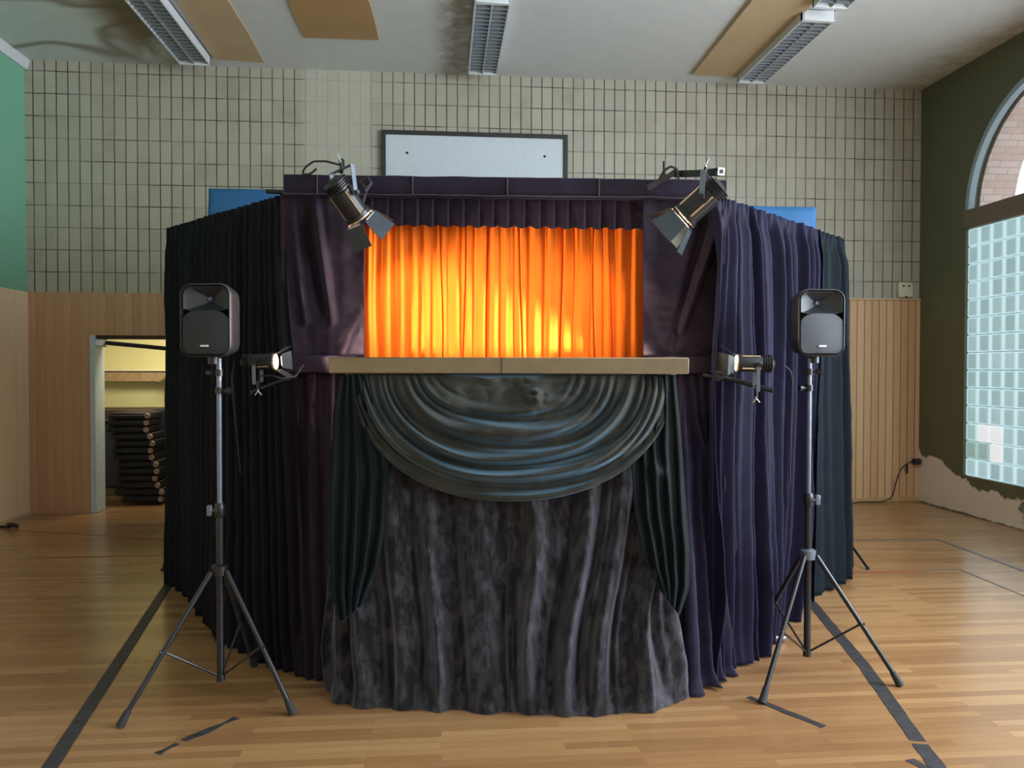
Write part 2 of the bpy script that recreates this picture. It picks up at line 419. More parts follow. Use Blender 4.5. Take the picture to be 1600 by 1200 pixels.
M_badge = simple('silver badge', (.7, .72, .75, 1), .35, metal=.4)
M_socket = simple('cream plastic', hexc(214, 206, 184), .5)
M_bulb = simple('lit spot lens', (1, .8, .5, 1), .3, emit=(1, .72, .36, 1), estr=9)
M_cupmet = simple('bright reflector rim', (.9, .78, .6, 1), .2, metal=1)

# ------------------------------------------------------------------ room shell
def struct(mb, name, mat, smooth=0, kind='structure', parent=None):
    o = mb.build(name, mat, parent, smooth)
    if not parent: o['kind'] = kind
    return o
struct(MB().box(XL-.2, XR+.5, YB-.2, D+3.2, -.1, 0), 'floor', M_floor)
struct(MB().box(XL-.2, XR+.5, YB-.2, D+.2, H, H+.15), 'ceiling', M_ceil)
# back wall with doorway hole: x DX0..DX1, z up to DZ
DX0, DX1, DZ = -3.62, -2.62, 1.845
b = MB()
b.box(XL-.2, DX0, D, D+.22, 0, H); b.box(DX1, XR+.4, D, D+.22, 0, H); b.box(DX0, DX1, D, D+.22, DZ, H)
struct(b, 'wall_back', M_tile)
WZ = 2.285
b = MB().box(XL, DX0, D-.022, D-.001, 0, WZ); b.box(DX1, 0, D-.022, D-.001, 0, WZ); b.box(DX0, DX1, D-.022, D-.001, DZ, WZ)
struct(b, 'trim_1', M_wainL)
b = MB().box(0, XR, D-.022, D-.001, 0, WZ-.0)
struct(b, 'trim_2', M_wain)
struct(MB().box(DX1, XR, D-.038, D-.001, WZ, WZ+.022, .004), 'trim_3', simple('pale cap rail', hexc(206, 178, 140), .45, var=.1))
struct(MB().box(2, XR, D-.036, D-.022, 0, .05, .004), 'baseboard_back', simple('tan base moulding', hexc(190, 150, 104), .5, var=.1))
struct(MB().box(XL-.2, XL, YB, D, 0, H), 'wall_left', M_green)
struct(MB().box(XL, XL+.022, YB, D-.022, 0, WZ), 'trim_4', M_wainW)
struct(MB().box(XL+.022, XL+.045, YB, D-.022, 0, .03), 'baseboard_left', simple('pale skirting', hexc(206, 186, 156), .5, var=.1))
b = MB().prism([(XL, H), (XL, H-.10), (XL+.025, H-.10), (XL+.05, H-.03), (XL+.05, H)], YB, D, 'y')
struct(b, 'trim_5', M_white)
struct(MB().box(XL-.2, XR+.4, YB-.2, YB, 0, H), 'wall_front', M_cream)

# right wall with arched window opening
WY0, WY1, WB, WT = 5.496, 7.862, .405, 2.953
AC, AZ, AR = 6.68, 3.1, 1.18
def arch_pts(n=40, r=AR): return [(AC + r*math.cos(PI*i/n), AZ + r*math.sin(PI*i/n)) for i in range(n+1)]
def wall_with_hole(x0, x1, mat, name):
    b = MB(); n = 40
    ap = arch_pts(n)                                # from far side (y large) over the top to the near side
    hole = [(WY1, WB)] + [(WY1, AZ)] + ap[1:-1] + [(WY0, AZ)] + [(WY0, WB)]
    for a, c in ((YB, WY0), (WY1, D+.2)): b.box(x0, x1, a, c, 0, H)
    b.box(x0, x1, WY0, WY1, 0, WB)
    top = [(WY1, AZ)] + ap[1:-1] + [(WY0, AZ)]
    for p, q in zip(top, top[1:]):
        b.prism([(q[0], q[1]), (p[0], p[1]), (p[0], H), (q[0], H)], x0, x1, 'x')
    return struct(b, name, mat)
wall_with_hole(XR, XR+.12, M_right, 'wall_right')
# outer brick reveal, slightly narrower than the opening
b = MB(); n = 48
inner = [(WY1-.03, WB)] + [(AC + (AR-.03)*math.cos(PI*i/n), AZ + (AR-.03)*math.sin(PI*i/n)) for i in range(n+1)] + [(WY0+.03, WB)]
outer = [(WY1+.4, WB-.3)] + [(AC + (AR+.4)*math.cos(PI*i/n), AZ + (AR+.4)*math.sin(PI*i/n)) for i in range(n+1)] + [(WY0-.4, WB-.3)]
for i in range(len(inner)-1):
    b.prism([inner[i], inner[i+1], outer[i+1], outer[i]], XR+.125, XR+.50, 'x')
struct(b, 'trim_6', M_brick)
# window 1: beam, arch frame, glass block panel, upper pane
win = bpy.data.objects.new('window_1', None); COL.objects.link(win); win.location = (XR, WY1, WB); win['kind'] = 'structure'
O = (XR, WY1, WB)
MB().box(XR-.03, XR+.1, WY0, WY1+.0, WT, WT+.19, .008).build('window_beam', M_beam, win, 40, 0, O)
b = MB(); a1 = arch_pts(48, AR-.001); a2 = arch_pts(48, AR-.055)
for i in range(48): b.prism([a1[i], a1[i+1], a2[i+1], a2[i]], XR-.015, XR+.05, 'x')
b.build('arch_frame', M_frame, win, 40, 0, O)
b = MB().box(XR+.05, XR+.09, WY0, WY1, WB, WT); b.build('mortar_bed', M_mortar, win, 0, 0, O)
b = MB(); B = .182; g = .006
nyb = 13
for i in range(nyb):
    for j in range(14):
        y1 = WY1 - i*B - g/2; y0 = y1 - B + g; z0 = WB + j*B + g/2; z1 = z0 + B - g
        b.box(XR+.022, XR+.085, y0, y1, z0, z1, .01)
b.build('glass_blocks', M_gb, win, 60, 0, O)
b = MB(); ap = arch_pts(32, AR-.05)
b.prism([(p[0], max(p[1], WT+.19)) for p in ap], XR+.05, XR+.056, 'x')
gm = NT('clear pane'); gm.p.inputs['Transmission Weight'].default_value = 1; gm.p.inputs['Roughness'].default_value = .0; gm.p.inputs['IOR'].default_value = 1.02
b.build('upper_pane', gm.m, win, 0, 0, O)
# storeroom behind the doorway
SX0, SX1, SY = -4.6, -1.6, D+1.9
b = MB().box(SX0, SX1, SY, SY+.1, 0, 2.5); b.box(SX0-.1, SX0, D+.22, SY+.1, 0, 2.5); b.box(SX1, SX1+.1, D+.22, SY+.1, 0, 2.5)
struct(b, 'wall_storeroom', M_yellow)
struct(MB().box(SX0-.1, SX1+.1, D+.22, SY+.1, 2.5, 2.6), 'ceiling_storeroom', M_cream)
l = bpy.data.lights.new('storeroom_lamp', 'AREA'); l.energy = 30; l.color = (1, .93, .72); l.size = .8; l.shape = 'DISK'
lo = bpy.data.objects.new('storeroom_lamp', l); COL.objects.link(lo); lo.location = (-3.0, D+.5, 2.35); lo.rotation_euler = (.6, 0, 0)
# door frame
dr = bpy.data.objects.new('door_1', None); COL.objects.link(dr); dr.location = (DX0, D, 0); dr['kind'] = 'structure'
O = (DX0, D, 0)
MB().box(DX0-.0, DX0+.055, D-.04, D+.2, 0, DZ, .006).build('door_jamb', M_jamb, dr, 40, 0, O)
MB().box(DX0+.055, DX1, D-.0, D+.2, DZ-.035, DZ, .004).build('door_head', M_dkwood, dr, 40, 0, O)
MB().box(DX1-.1, DX1, D-.03, D+.2, 0, DZ, .006).build('door_jamb', M_jamb, dr, 40, 0, O)
b = MB(); b.tube([(DX0+.12, D+.02, DZ-.075), (DX0+.5, D+.06, DZ-.11), (DX1-.05, D+.12, DZ-.155)], .022, 8)
b.build('closer_arm', M_black, dr, 40, 0, O)
MB().box(DX0+.04, DX0+.15, D-.03, D+.06, DZ-.12, DZ-.035, .012).build('closer_body', M_chrome, dr, 40, 0, O)

# ------------------------------------------------------------------ ceiling lamps and fibreboard
def ceiling_lamp(x, y0, y1, label, group):
    r = bpy.data.objects.new('fluorescent_ceiling_light', None); COL.objects.link(r)
    r.location = (x, (y0+y1)/2, H); tag(r, label, 'ceiling light', group)
    L = (y1-y0)/2; w = .15; hgt = .10
    b = MB(); b.box(-w, w, -L, L, -.012, 0)
    b.prism([(-w, 0), (-w, -hgt), (-w+.012, -hgt), (-w+.012, -.01)], -L, L, 'y'); b.prism([(w, 0), (w, -hgt), (w-.012, -hgt), (w-.012, -.01)], -L, L, 'y')
    b.build('housing', M_white, r, 0)
    MB().box(-w, w, -L, -L+.05, -hgt-.004, -.0, .006).build('end_cap', M_white, r)
    MB().box(-w, w, L-.03, L, -hgt-.004, -.0, .006).build('end_cap', M_white, r)
    b = MB(); b.box(-.006, .006, -L+.05, L-.03, -hgt, -.02)
    nb = 20
    for i in range(1, nb):
        yy = -L+.05 + (2*L-.08)*i/nb
        b.box(-w+.012, w-.012, yy-.003, yy+.003, -hgt, -.045)
    b.build('louvre', M_louv, r, 0)
    for sx in (-1, 1):
        MB().tube([(sx*.07, -L+.05, -.04), (sx*.07, L-.03, -.04)], .013, 10).build('tube', M_white, r)
    return r
M_louv = simple('aluminium louvre', (.62, .66, .70, 1), .3, metal=.85, var=.05)
g_l = 'fluorescent lights on the ceiling'
ceiling_lamp(-2.47, 6.76, 8.38, 'long white louvred fluorescent light at the left end of the ceiling, beside brown stains', g_l)
ceiling_lamp(.43, 6.72, 8.38, 'white louvred fluorescent light on the ceiling above the framed white board', g_l)
ceiling_lamp(3.30, 6.80, 8.36, 'louvred fluorescent light on the right of the ceiling, ending at the tiled wall', g_l)
ceiling_lamp(3.28, 4.98, 6.58, 'louvred fluorescent light cut off by the top edge, right of the fibreboard sheet', g_l)
def ceil_panel(pxs, name, mat, label, cat, group=None, th=.012):
    z = H - th
    pts = [toWorld(PF(px, py, z)) for px, py in pxs]
    c = pts[0]; o = MB().prism([(p.x, p.y) for p in pts], z, H-.0005).build(name, mat, None, 0, 0, (c.x, c.y, z))
    o.location = (c.x, c.y, z); return tag(o, label, cat, group)
ceil_panel([(447, -14), (453, 10), (462, 30), (476, 59), (592, 63), (586, 35), (577, 3), (560, -14)], 'ceiling_panel', M_ply, 'small square brown board patch with ragged left edge on the ceiling', 'ceiling panel', 'fibreboard patches on the ceiling')
ceil_panel([(250, -40), (330, -40), (357, 2), (390, 55), (413, 98), (334, 92)], 'ceiling_panel', M_ply2, 'long tan board strip on the ceiling right beside the left light', 'ceiling panel', 'fibreboard patches on the ceiling')
ceil_panel([(1192, -20), (1082, 117), (1150, 121), (1262, 15), (1290, -20)], 'ceiling_panel', M_ply2, 'tan board sheet on the ceiling left beside the right light', 'ceiling panel', 'fibreboard patches on the ceiling', .03)

# white board on the back wall
r = bpy.data.objects.new('wall_board', None); COL.objects.link(r); r.location = (.37, D, 3.1)
tag(r, 'wide white board in a black frame mounted high on the tiled wall', 'board')
x0, x1, zb, zt = -.63-.37, 1.365-.37, 0, .935
MB().box(x0+.03, x1-.03, -.035, -.004, zb+.03, zt-.03).build('board_panel', simple('white painted board', hexc(206, 212, 218), .45, var=.03), r)
b = MB(); w = .045
b.box(x0, x1, -.055, -.004, zt-w, zt, .003); b.box(x0, x1, -.055, -.004, zb, zb+w, .003)
b.box(x0, x0+w, -.0551, -.004, zb, zt, .003); b.box(x1-w, x1, -.0551, -.004, zb, zt, .003)
b.build('board_frame', simple('black board frame', (.03, .028, .025, 1), .5, var=.3), r)
for bx in (x0+.27, x1-.25):
    b = MB().lathe([(-.006, .0), (-.006, .012), (0, .014)], 16, Matrix.Translation((bx, -.037, zt-.235)) @ Matrix.Rotation(PI/2, 4, 'Z'))
    b.build('bolt', M_black, r)
# socket box and plug
b = MB().box(-.085, .085, -.05, -.002, -.085, .09, .012)
r = bpy.data.objects.new('junction_box', None); COL.objects.link(r); r.location = (5.225, D, 2.40)
tag(r, 'small square cream box on the tiled wall, sitting on the wainscot near the right corner', 'electrical box')
b.build('box_cover', M_socket, r)
for sx in (-.032, .032):
    MB().lathe([(-.003, .0), (-.003, .011), (0, .012)], 12, Matrix.Translation((sx, -.052, .045)) @ Matrix.Rotation(PI/2, 4, 'Z')).build('hole', M_black, r)
MB().prism([(-.02, -.085), (.02, -.085), (0, -.06)], -.052, -.048, 'y').build('notch', M_dkwood, r)
r = bpy.data.objects.new('power_cord', None); COL.objects.link(r); r.location = (5.35, D-.06, .45)
tag(r, 'thin black cord hanging from a plug in the right corner, running along the floor', 'cord')
pts = [(5.37, D-.05, .47), (5.28, D-.05, .46), (5.18, D-.05, .38), (5.12, D-.05, .2), (5.08, D-.06, .05), (4.95, D-.08, .012), (4.7, D-.07, .014), (4.5, D-.16, .008), (4.4, D-.24, .008), (4.3, D-.1, .02), (4.15, D-.09, .01), (4.0, D-.12, .01), (3.7, D-.1, .01)]
pts = smoothpoly([(a-5.35, q-(D-.06), c-.45) for a, q, c in pts], 70, 3)
MB().tube(pts, .006, 8).build('cable', M_rubber, r)
MB().box(-.03, .055, -.03, .03, -.02, .045, .01).build('plug', M_rubber, r)
MB().tube([(-.1, .0, -.02), (-.1, -.005, -.12)], .012, 8).build('plug', M_rubber, r)
# cable heap by the left wall
r = thing('cable_heap', PF(20, 826), 'small heap of black cable and plug on the floor at the left wall', 'cable')
b = MB(); pts = []
for i in range(60):
    a = i*.42; pts.append((.035*math.cos(a)+.02*noise.noise((i*.2, 0, 3)), .035*math.sin(a), .012 + .03*abs(math.sin(i*.2))))
b.tube(pts, .011, 8); b.tube([(-.02, 0, .015), (-.13, .03, .012), (-.22, .1, .012), (-.34, .12, .012)], .012, 8); b.build('cable', M_rubber, r)

# ------------------------------------------------------------------ storeroom contents (seen through the doorway)
r = bpy.data.objects.new('wall_shelf', None); COL.objects.link(r); r.location = (-3.9, SY, 1.47)
tag(r, 'wooden shelf with a bracket on the yellow wall beyond the doorway', 'shelf')
MB().box(-.6, .82, -.20, -.003, -.0, .02, .003).build('shelf_board', simple('white shelf edge', hexc(232, 226, 196), .5), r)
MB().box(-.6, .50, -.17, -.003, -.13, -.0, .004).build('shelf_apron', M_shelfw, r)
b = MB().box(.56, .60, -.07, -.003, -.22, .12, .004); b.tube([(.58, -.06, -.0), (.4, -.3, -.14)], .016, 8); b.tube([(.60, -.03, .03), (.60, -.1, .03)], .06, 12)
b.build('bracket', simple('brass brown bracket', hexc(116, 98, 52), .5, var=.2), r)
M_stack = simple('dark purple brown vinyl', (.010, .007, .010, 1), .6, var=.4)
M_cap = simple('worn beige cap', hexc(150, 126, 108), .6, var=.3)
for k in range(13):
    r = bpy.data.objects.new('folding_chair', None); COL.objects.link(r)
    r.location = (-3.06 - .013*k + .022*math.sin(k*1.7), D+.62, .07 + k*.076)
    where = 'lowest of the storeroom stack' if k == 0 else ('topmost of the storeroom stack' if k == 12 else 'inside the storeroom stack')
    tag(r, 'dark folding chair with a round beige end cap, ' + where, 'folding chair', None if k in (0, 12) else 'stacked folding chairs in the storeroom')
    MB().box(-.42, 0, -.2, .22, -.034, .034, .008).build('seat', M_stack, r)
    MB().tube([(-.42, -.215, 0), (.0, -.215, 0)], .012, 8).build('frame_tube', M_stack, r)
    MB().lathe([(-.014, .0), (-.014, .024), (.0, .031), (.012, .024), (.012, 0)], 14, Matrix.Translation((.0, -.235, 0)) @ Matrix.Rotation(PI/2, 4, 'Z')).build('end_cap', M_cap, r)
r = bpy.data.objects.new('storage_trolley', None); COL.objects.link(r); r.location = (-3.95, D+1.35, 0)
tag(r, 'dark wooden trolley with stored gear standing below the storeroom shelf', 'trolley')
MB().box(-.6, .55, -.3, .3, .10, .86, .02).build('body', M_stack, r)
MB().box(-.62, .6, -.32, .32, .90, 1.02, .01).build('top_rail', M_dkwood, r)
for xx in (-.55, -.1, .3): MB().box(xx-.03, xx+.03, -.3, -.24, .84, .92).build('post', M_dkwood, r)
for xx in (-.4, .2): MB().tube([(xx, -.28, .06), (xx, -.24, .06)], .06, 16).build('wheel', M_black, r)
o = MB().box(-.45, .45, -.05, .05, 0.0, 1.03, .02).build('gym_mat', simple('navy vinyl', (.008, .011, .028, 1), .6), None); o.location = (-2.86, D+.95, 0)
tag(o, 'dark navy mat standing upright behind the chair stack in the storeroom', 'mat')

# ------------------------------------------------------------------ floor markings
def strip(path, w, name, mat, label, cat, group=None, gaps=(), z=.0015, ragged=.0):
    pts = [toWorld(PF(px, py)) for px, py in path]
    n = max(2, int(sum((b-a).length for a, b in zip(pts, pts[1:]))/.03))
    mb = MB(); prev = None; c = pts[0]
    P2 = [polyat([tuple(p) for p in pts], i/n) for i in range(n+1)]
    for i in range(n+1):
        a = Vector(P2[max(0, i-1)]); q = Vector(P2[min(n, i+1)]); d = (q-a).normalized(); nn = Vector((-d.y, d.x, 0))
        rg = 1 + ragged*noise.noise((i*.35, c.x, 7)); rg2 = 1 + ragged*noise.noise((i*.35, c.y, 17))
        cur = (Vector(P2[i]) + nn*w/2*rg, Vector(P2[i]) - nn*w/2*rg2)
        t = i/n
        if prev and not any(g0 < t < g1 for g0, g1 in gaps):
            mb.addv([(prev[0].x, prev[0].y, z), (prev[1].x, prev[1].y, z), (cur[1].x, cur[1].y, z), (cur[0].x, cur[0].y, z)], [(0, 1, 2, 3)])
        prev = cur
    o = mb.build(name, mat, None, 0, 0, (c.x, c.y, 0)); o.location = (c.x, c.y, 0)
    md = o.modifiers.new('thickness', 'SOLIDIFY'); md.thickness = .0012; md.offset = 0
    return tag(o, label, cat, group)
gt = 'strips of dark tape on the floor'
strip([(267, 908), (76, 1203)], .062, 'floor_tape', M_tape, 'long dark floor tape running from under the left curtains to the lower left corner', 'tape', gt, ragged=.12)
strip([(1266, 940), (1350, 1040), (1468, 1204)], .064, 'floor_tape', M_tape, 'long dark tape strip on the floor running diagonally beneath the right speaker stand', 'tape', gt, gaps=((.90, .915),), ragged=.15)
strip([(1170, 1089), (1288, 1136)], .036, 'floor_tape', M_tape, 'short dark tape strip on the floor under the front foot of the right stand', 'tape', gt, ragged=.4)
strip([(246, 1178), (300, 1152), (370, 1122)], .034, 'floor_tape', M_tape, 'short torn dark tape strip on the floor between the feet of the left stand', 'tape', gt, gaps=((.12, .16), (.33, .36)), ragged=1.1)
strip([(1422, 1187), (1452, 1204)], .05, 'floor_tape', M_tape, 'scrap of dark tape at the bottom edge, left beside the long right strip', 'tape', gt, ragged=.9)
gc = 'painted court lines'
strip([(1290, 844), (1465, 843), (1602, 893)], .035, 'court_line', M_line, 'thin grey painted line on the floor that bends near the right wall', 'floor line', gc)
strip([(1310, 896), (1440, 892)], .022, 'court_line', M_red, 'thin red painted line on the floor behind the right stand', 'floor line', gc)
strip([(1440, 892), (1500, 890), (1602, 932)], .014, 'court_line', M_line, 'faint thin grey line on the floor continuing right from the red line', 'floor line', gc)
strip([(30, 829), (275, 844)], .022, 'court_line', M_red, 'thin dark red line on the floor below the doorway', 'floor line', gc)
strip([(70, 872), (275, 867)], .028, 'court_line', M_red, 'second red line on the floor, the one nearer the left curtains', 'floor line', gc)

# ------------------------------------------------------------------ stage cloths
V_purple = velvet('purple velvet', (.008, .006, .024), (.40, .44, 1.0, 1), 1.0, .14, pile=.20, prough=.3)
V_purpleF = velvet('aubergine velvet', (.020, .011, .021), (.62, .50, .80, 1), .18, .35, mscale=8)
V_dark = velvet('black purple velvet', (.005, .0035, .008), (.5, .45, .9, 1), .06, .25)
V_teal = velvet('dark teal velvet', (.001, .0045, .009), (.22, .55, .9, 1), .3, .15, pile=.06, prough=.3)
V_tealL = velvet('black navy velvet', (.001, .002, .006), (.4, .6, .9, 1), .03, .3)
V_swag = velvet('petrol green velvet', (.036, .034, .027), (.36, .72, 1, 1), .2, .22, mscale=7, wr=.25, pile=.17, prough=.4)
V_tail = velvet('dark petrol velvet', (.002, .005, .006), (.35, .72, .9, 1), .1, .2, mscale=9, pile=.05, prough=.3)
V_crush = velvet('crushed grey velvet', (.010, .008, .009), (.70, .74, 1, 1), .3, .22, mottle=(.070, .064, .074, 1), mscale=9, bstr=.5, wr=.5, pile=.26, prough=.4)
V_orange = simple('x', (1, .2, 0, 1))
def mat_orange():
    t = NT('orange curtain cloth'); P = t.coords(); n = t.noise(t.mapping(P, (12, 12, 2)), 1.5, 5)
    t.lk(t.mix(n, (.95, .155, .006, 1), (1.0, .22, .016, 1)), t.p.inputs['Base Color'])
    t.p.inputs['Roughness'].default_value = .8; t.p.inputs['Specular IOR Level'].default_value = .2
    t.p.inputs['Sheen Weight'].default_value = .3; t.p.inputs['Sheen Tint'].default_value = (1, .75, .25, 1)
    t.bump(t.noise(P, 60, 4), .15, .004); return t.m
V_orange = mat_orange()
def mat_board():
    t = NT('worn gold brown vinyl'); P = t.coords(); n = t.noise(P, 9, 5, .6)
    t.lk(t.mix(n, hexc(100, 85, 60), hexc(132, 112, 80)), t.p.inputs['Base Color']); t.p.inputs['Roughness'].default_value = .6
    t.bump(t.noise(P, 120, 3), .2, .002); return t.m
M_playb = mat_board()
V_blue = mat_paint('blue sheet', hexc(30, 84, 130), hexc(40, 98, 146), 2, .7)

def fold_phase(s, seed, n):                         # irregular fold spacing
    return n*s + .55*noise.noise((s*n*.45, seed, 0)) + .9*noise.noise((s*n*.13, seed, 5))
def ridge(x, sharp=1.0):
    v = .5 + .5*math.cos(2*PI*x)
    return v**sharp
def cloth(name, mat, top, bot, label, cat, nf=14, amp=(.03, .05), sharp=1.2, zt=None, zb=None, seed=1, group=None, gather=0, nu=None, nv=90,
          creases=(), flare=0, drift=.25, puddle=0, fwd=0, parent=None, spread=.5, hem_wave=.0, extra=None, hem_flat=0, pinch=0):
    """top / bot: stage polylines (u,d,z); folds run from one to the other"""
    nu = nu or int(nf*16); rows = []
    tp = smoothpoly(top, nu, 3); bp = smoothpoly(bot, nu, 4)
    for j in range(nv+1):
        t = j/nv; row = []
        for i in range(nu+1):
            s = i/nu
            a = tp[i]; b = bp[i]
            k = t + .0
            p = [lerp(a[m], b[m], k) for m in range(3)]
            i0, i1 = max(0, i-2), min(nu, i+2)
            du = lerp(tp[i1][0]-tp[i0][0], bp[i1][0]-bp[i0][0], t); dd = lerp(tp[i1][1]-tp[i0][1], bp[i1][1]-bp[i0][1], t)
            L = math.hypot(du, dd) or 1; nu_, nd_ = dd/L, -du/L       # toward the audience
            sw = s + .012*drift*math.sin(t*3.1+seed+s*9) + drift*.05*noise.noise((s*3, t*1.5, seed+20))
            ph = fold_phase(sw, seed, nf)
            am = lerp(amp[0], amp[1], t**.8) * (.65 + .7*(.5+noise.noise((s*nf*.4, t*.8, seed+3))))
            if hem_flat: am *= 1-hem_flat*max(0, (t-.8)/.2)**2
            w = ridge(ph, sharp) - .4
            ph2 = fold_phase(sw, seed+31, nf*2.3); w += .28*(ridge(ph2, 1.5)-.4)*(.4+.6*(1-t))
            disp = am*w
            if pinch: disp += pinch*am*(ridge(fold_phase(sw, seed+57, nf*1.25), 9)*(.3+1.2*(.5+noise.noise((s*nf*.5, t*1.2, seed+60)))))
            if gather:
                g = math.exp(-(t/.035)**2); disp = disp*(1-.6*g) + gather*g*(ridge(s*nf*2.6+.4*noise.noise((s*40, 1, seed)), 1)-.5)
                g2 = math.exp(-((t-.045)/.02)**2); disp -= gather*.6*g2
            disp += .012*noise.noise((p[0]*3, t*5, seed)) + .004*noise.noise((p[0]*14, t*22, seed+8))
            for (s0, t0, s1, t1, wd, ca) in creases:
                dx, dy = s1-s0, t1-t0; q = ((s-s0)*dx+(t-t0)*dy)/(dx*dx+dy*dy); qc = max(0, min(1, q))
                dist = math.hypot(s-(s0+qc*dx), (t-(t0+qc*dy)))
                disp += ca*math.exp(-(dist/wd)**2)*math.sin(PI*min(1, max(.02, qc)))**.4
            disp += flare*max(0, (t-.6)/.4)**2
            if puddle:
                e = max(0, (t-.93)/.07); disp += puddle*e*e*(.6+.8*noise.noise((s*nf*1.3, 4, seed)))
            disp += fwd*math.sin(PI*t)
            p[0] += nu_*disp; p[1] += nd_*disp
            if hem_wave: p[2] += hem_wave*max(0, (t-.85)/.15)*max(0, .5+noise.noise((s*nf*.8, 9, seed)))
            if extra: p = extra(s, t, p)
            p[2] = max(p[2], .004)
            row.append(tuple(p))
        rows.append(row)
    org = (bot[len(bot)//2][0], bot[len(bot)//2][1], 0 if bot[0][2] < .3 else min(b[2] for b in bot))
    o = MB().grid(rows).build(name, mat, parent, 180, .004, org)
    if not parent: setB(o, org); tag(o, label, cat, group)
    return o

FD = 4.13                                            # plane of the booth's front frame
cL = PX(440, 305, FD); cR = PX(1135, 309, FD)
# wings
eL = PX(263, 356, 5.6); eR = PX(1319, 375, 5.86)
def on(a, b, k, dz=0): return tuple(lerp(x, y, k) for x, y in zip(a, b))
kL, kR = .578, .685
mL = on(cL, eL, kL); mR = on(cR, eR, kR)
hemL = [PF(262, 912), PF(290, 932), PF(322, 968), PF(345, 1003), PF(420, 1040), PF(482, 1058)]
g_w = 'curtains around the sides of the stage'
cloth('stage_curtain', V_tealL, [mL, eL][::-1], [PF(262, 912), PF(290, 930), PF(330, 975)], 'narrow black navy curtain at the far left end of the stage, beside the doorway', 'curtain', 7, (.03, .05), zt=0, seed=3, group=g_w, gather=.012, nv=70)
cloth('stage_curtain', V_dark, [mL, cL], [PF(328, 978), PF(347, 1006), PF(420, 1040), PF(482, 1060)], 'very dark black purple curtain on the left wing behind the left speaker', 'curtain', 14, (.04, .07), sharp=1.6, seed=4, hem_flat=.5, group=g_w, gather=.012, nv=90)
def wR(s, t, p):
    return p
cloth('stage_curtain', V_purple, [PX(1108, 309, 4.07), PX(1132, 309, 4.11), mR], [PF(1106, 1066), PF(1150, 1040), PF(1180, 1026), PF(1212, 982), PF(1262, 940)], 'blue purple velvet curtain with many folds on the right wing behind the right spotlight', 'curtain', 11.5, (.055, .10), sharp=2.0, seed=11, hem_flat=.5, pinch=.65, group=g_w, gather=.014, nu=560, nv=150, puddle=.03, drift=1.2, hem_wave=.03)
cloth('stage_curtain', V_teal, [mR, eR, (eR[0]+.0, eR[1]+.16, eR[2])], [PF(1258, 942), PF(1298, 922), PF(1323, 896), PF(1323, 876)], 'narrow dark teal velvet curtain at the far right end of the stage', 'curtain', 7, (.05, .07), sharp=2, pinch=.35, seed=6, group=g_w, gather=.016, nu=240, nv=90, hem_wave=.03)
# front panels
zr = PX(500, 583, FD)[2]
g_f = 'aubergine panels of the stage front'
cloth('front_drape', V_purpleF, [PX(438, 304, FD-.01), PX(569, 306, FD-.01)], [PX(442, 562, FD-.02), PX(569, 559, FD-.02)], 'smooth aubergine velvet panel left of the orange curtain', 'curtain', 2, (.012, .008), seed=14, group=g_f, nu=90, nv=120,
      creases=[(.25, .05, .5, .75, .06, -.05), (.42, .02, .62, .8, .045, .04), (.15, .1, .3, .8, .05, .03), (.75, .98, .98, .70, .03, .02), (.6, .99, .96, .82, .03, -.012)], drift=0)
cloth('front_drape', V_purpleF, [PX(1004, 310, FD-.01), PX(1136, 310, FD-.01)], [PX(1004, 559, FD-.02), PX(1126, 562, FD-.02)], 'smooth aubergine velvet panel right of the orange curtain', 'curtain', 2, (.012, .008), seed=15, group=g_f, nu=90, nv=120,
      creases=[(.95, .1, .45, .85, .05, .05), (.75, .15, .35, .95, .05, -.035), (.05, .7, .3, .99, .04, .015)], drift=0)
cloth('front_drape', V_purpleF, [PX(436, 578, FD-.03), PX(560, 578, FD-.03)], [PF(470, 1058), PF(500, 1066), PF(548, 1078)], 'aubergine velvet panel below the ledge at the left, beside the petrol tail', 'curtain', 4, (.015, .03), seed=16, group=g_f, nu=110, nv=90, hem_wave=.02)
V_purpleR = velvet('dark violet velvet', (.018, .013, .032), (.5, .5, .95, 1), .7, .3)
cloth('front_drape', V_purpleR, [PX(1045, 580, FD-.03), PX(1138, 580, FD-.03)], [PF(1054, 1070), PF(1078, 1084), PF(1108, 1070), PF(1150, 1042), PF(1160, 1036)], 'violet velvet panel below the ledge at the right, puddling on the floor', 'curtain', 5, (.015, .05), sharp=1.8, seed=17, group=g_f, nu=130, nv=110, puddle=.05,
      creases=[(.35, .15, .62, .45, .04, .05), (.9, .1, .62, .5, .04, .05), (.62, .45, .65, .95, .05, .05)], hem_wave=.02)
# pleated valance
def valance():
    rows = []; nu = 560; top = PX(560, 308, FD+.005); tr = PX(1010, 311, FD+.005)
    for j in range(25):
        t = j/24; row = []
        for i in range(nu+1):
            s = i/nu; u = lerp(top[0], tr[0], s)
            ph = s*19 + .25*noise.noise((s*9, 2, 2)); fr = ph % 1
            box = (fr**.7 if fr < .86 else (1-fr)/.14)
            d = FD+.02 - .024*box*(.5+.5*t) - .004*noise.noise((s*30, t*3, 1))
            z0 = lerp(top[2], tr[2], s); z1 = PX(800, lerp(351, 358, s), FD)[2] + .006*math.sin(ph*PI*2) + .004*noise.noise((s*25, 0, 0))
            row.append((u, d, lerp(z0, z1, t)))
        rows.append(row)
    org = (0, FD, 2.2)
    o = MB().grid(rows).build('stage_valance', V_purpleF, None, 60, .003, org)
    setB(o, org); tag(o, 'short pleated dark purple valance hanging over the orange curtain', 'valance')
valance()
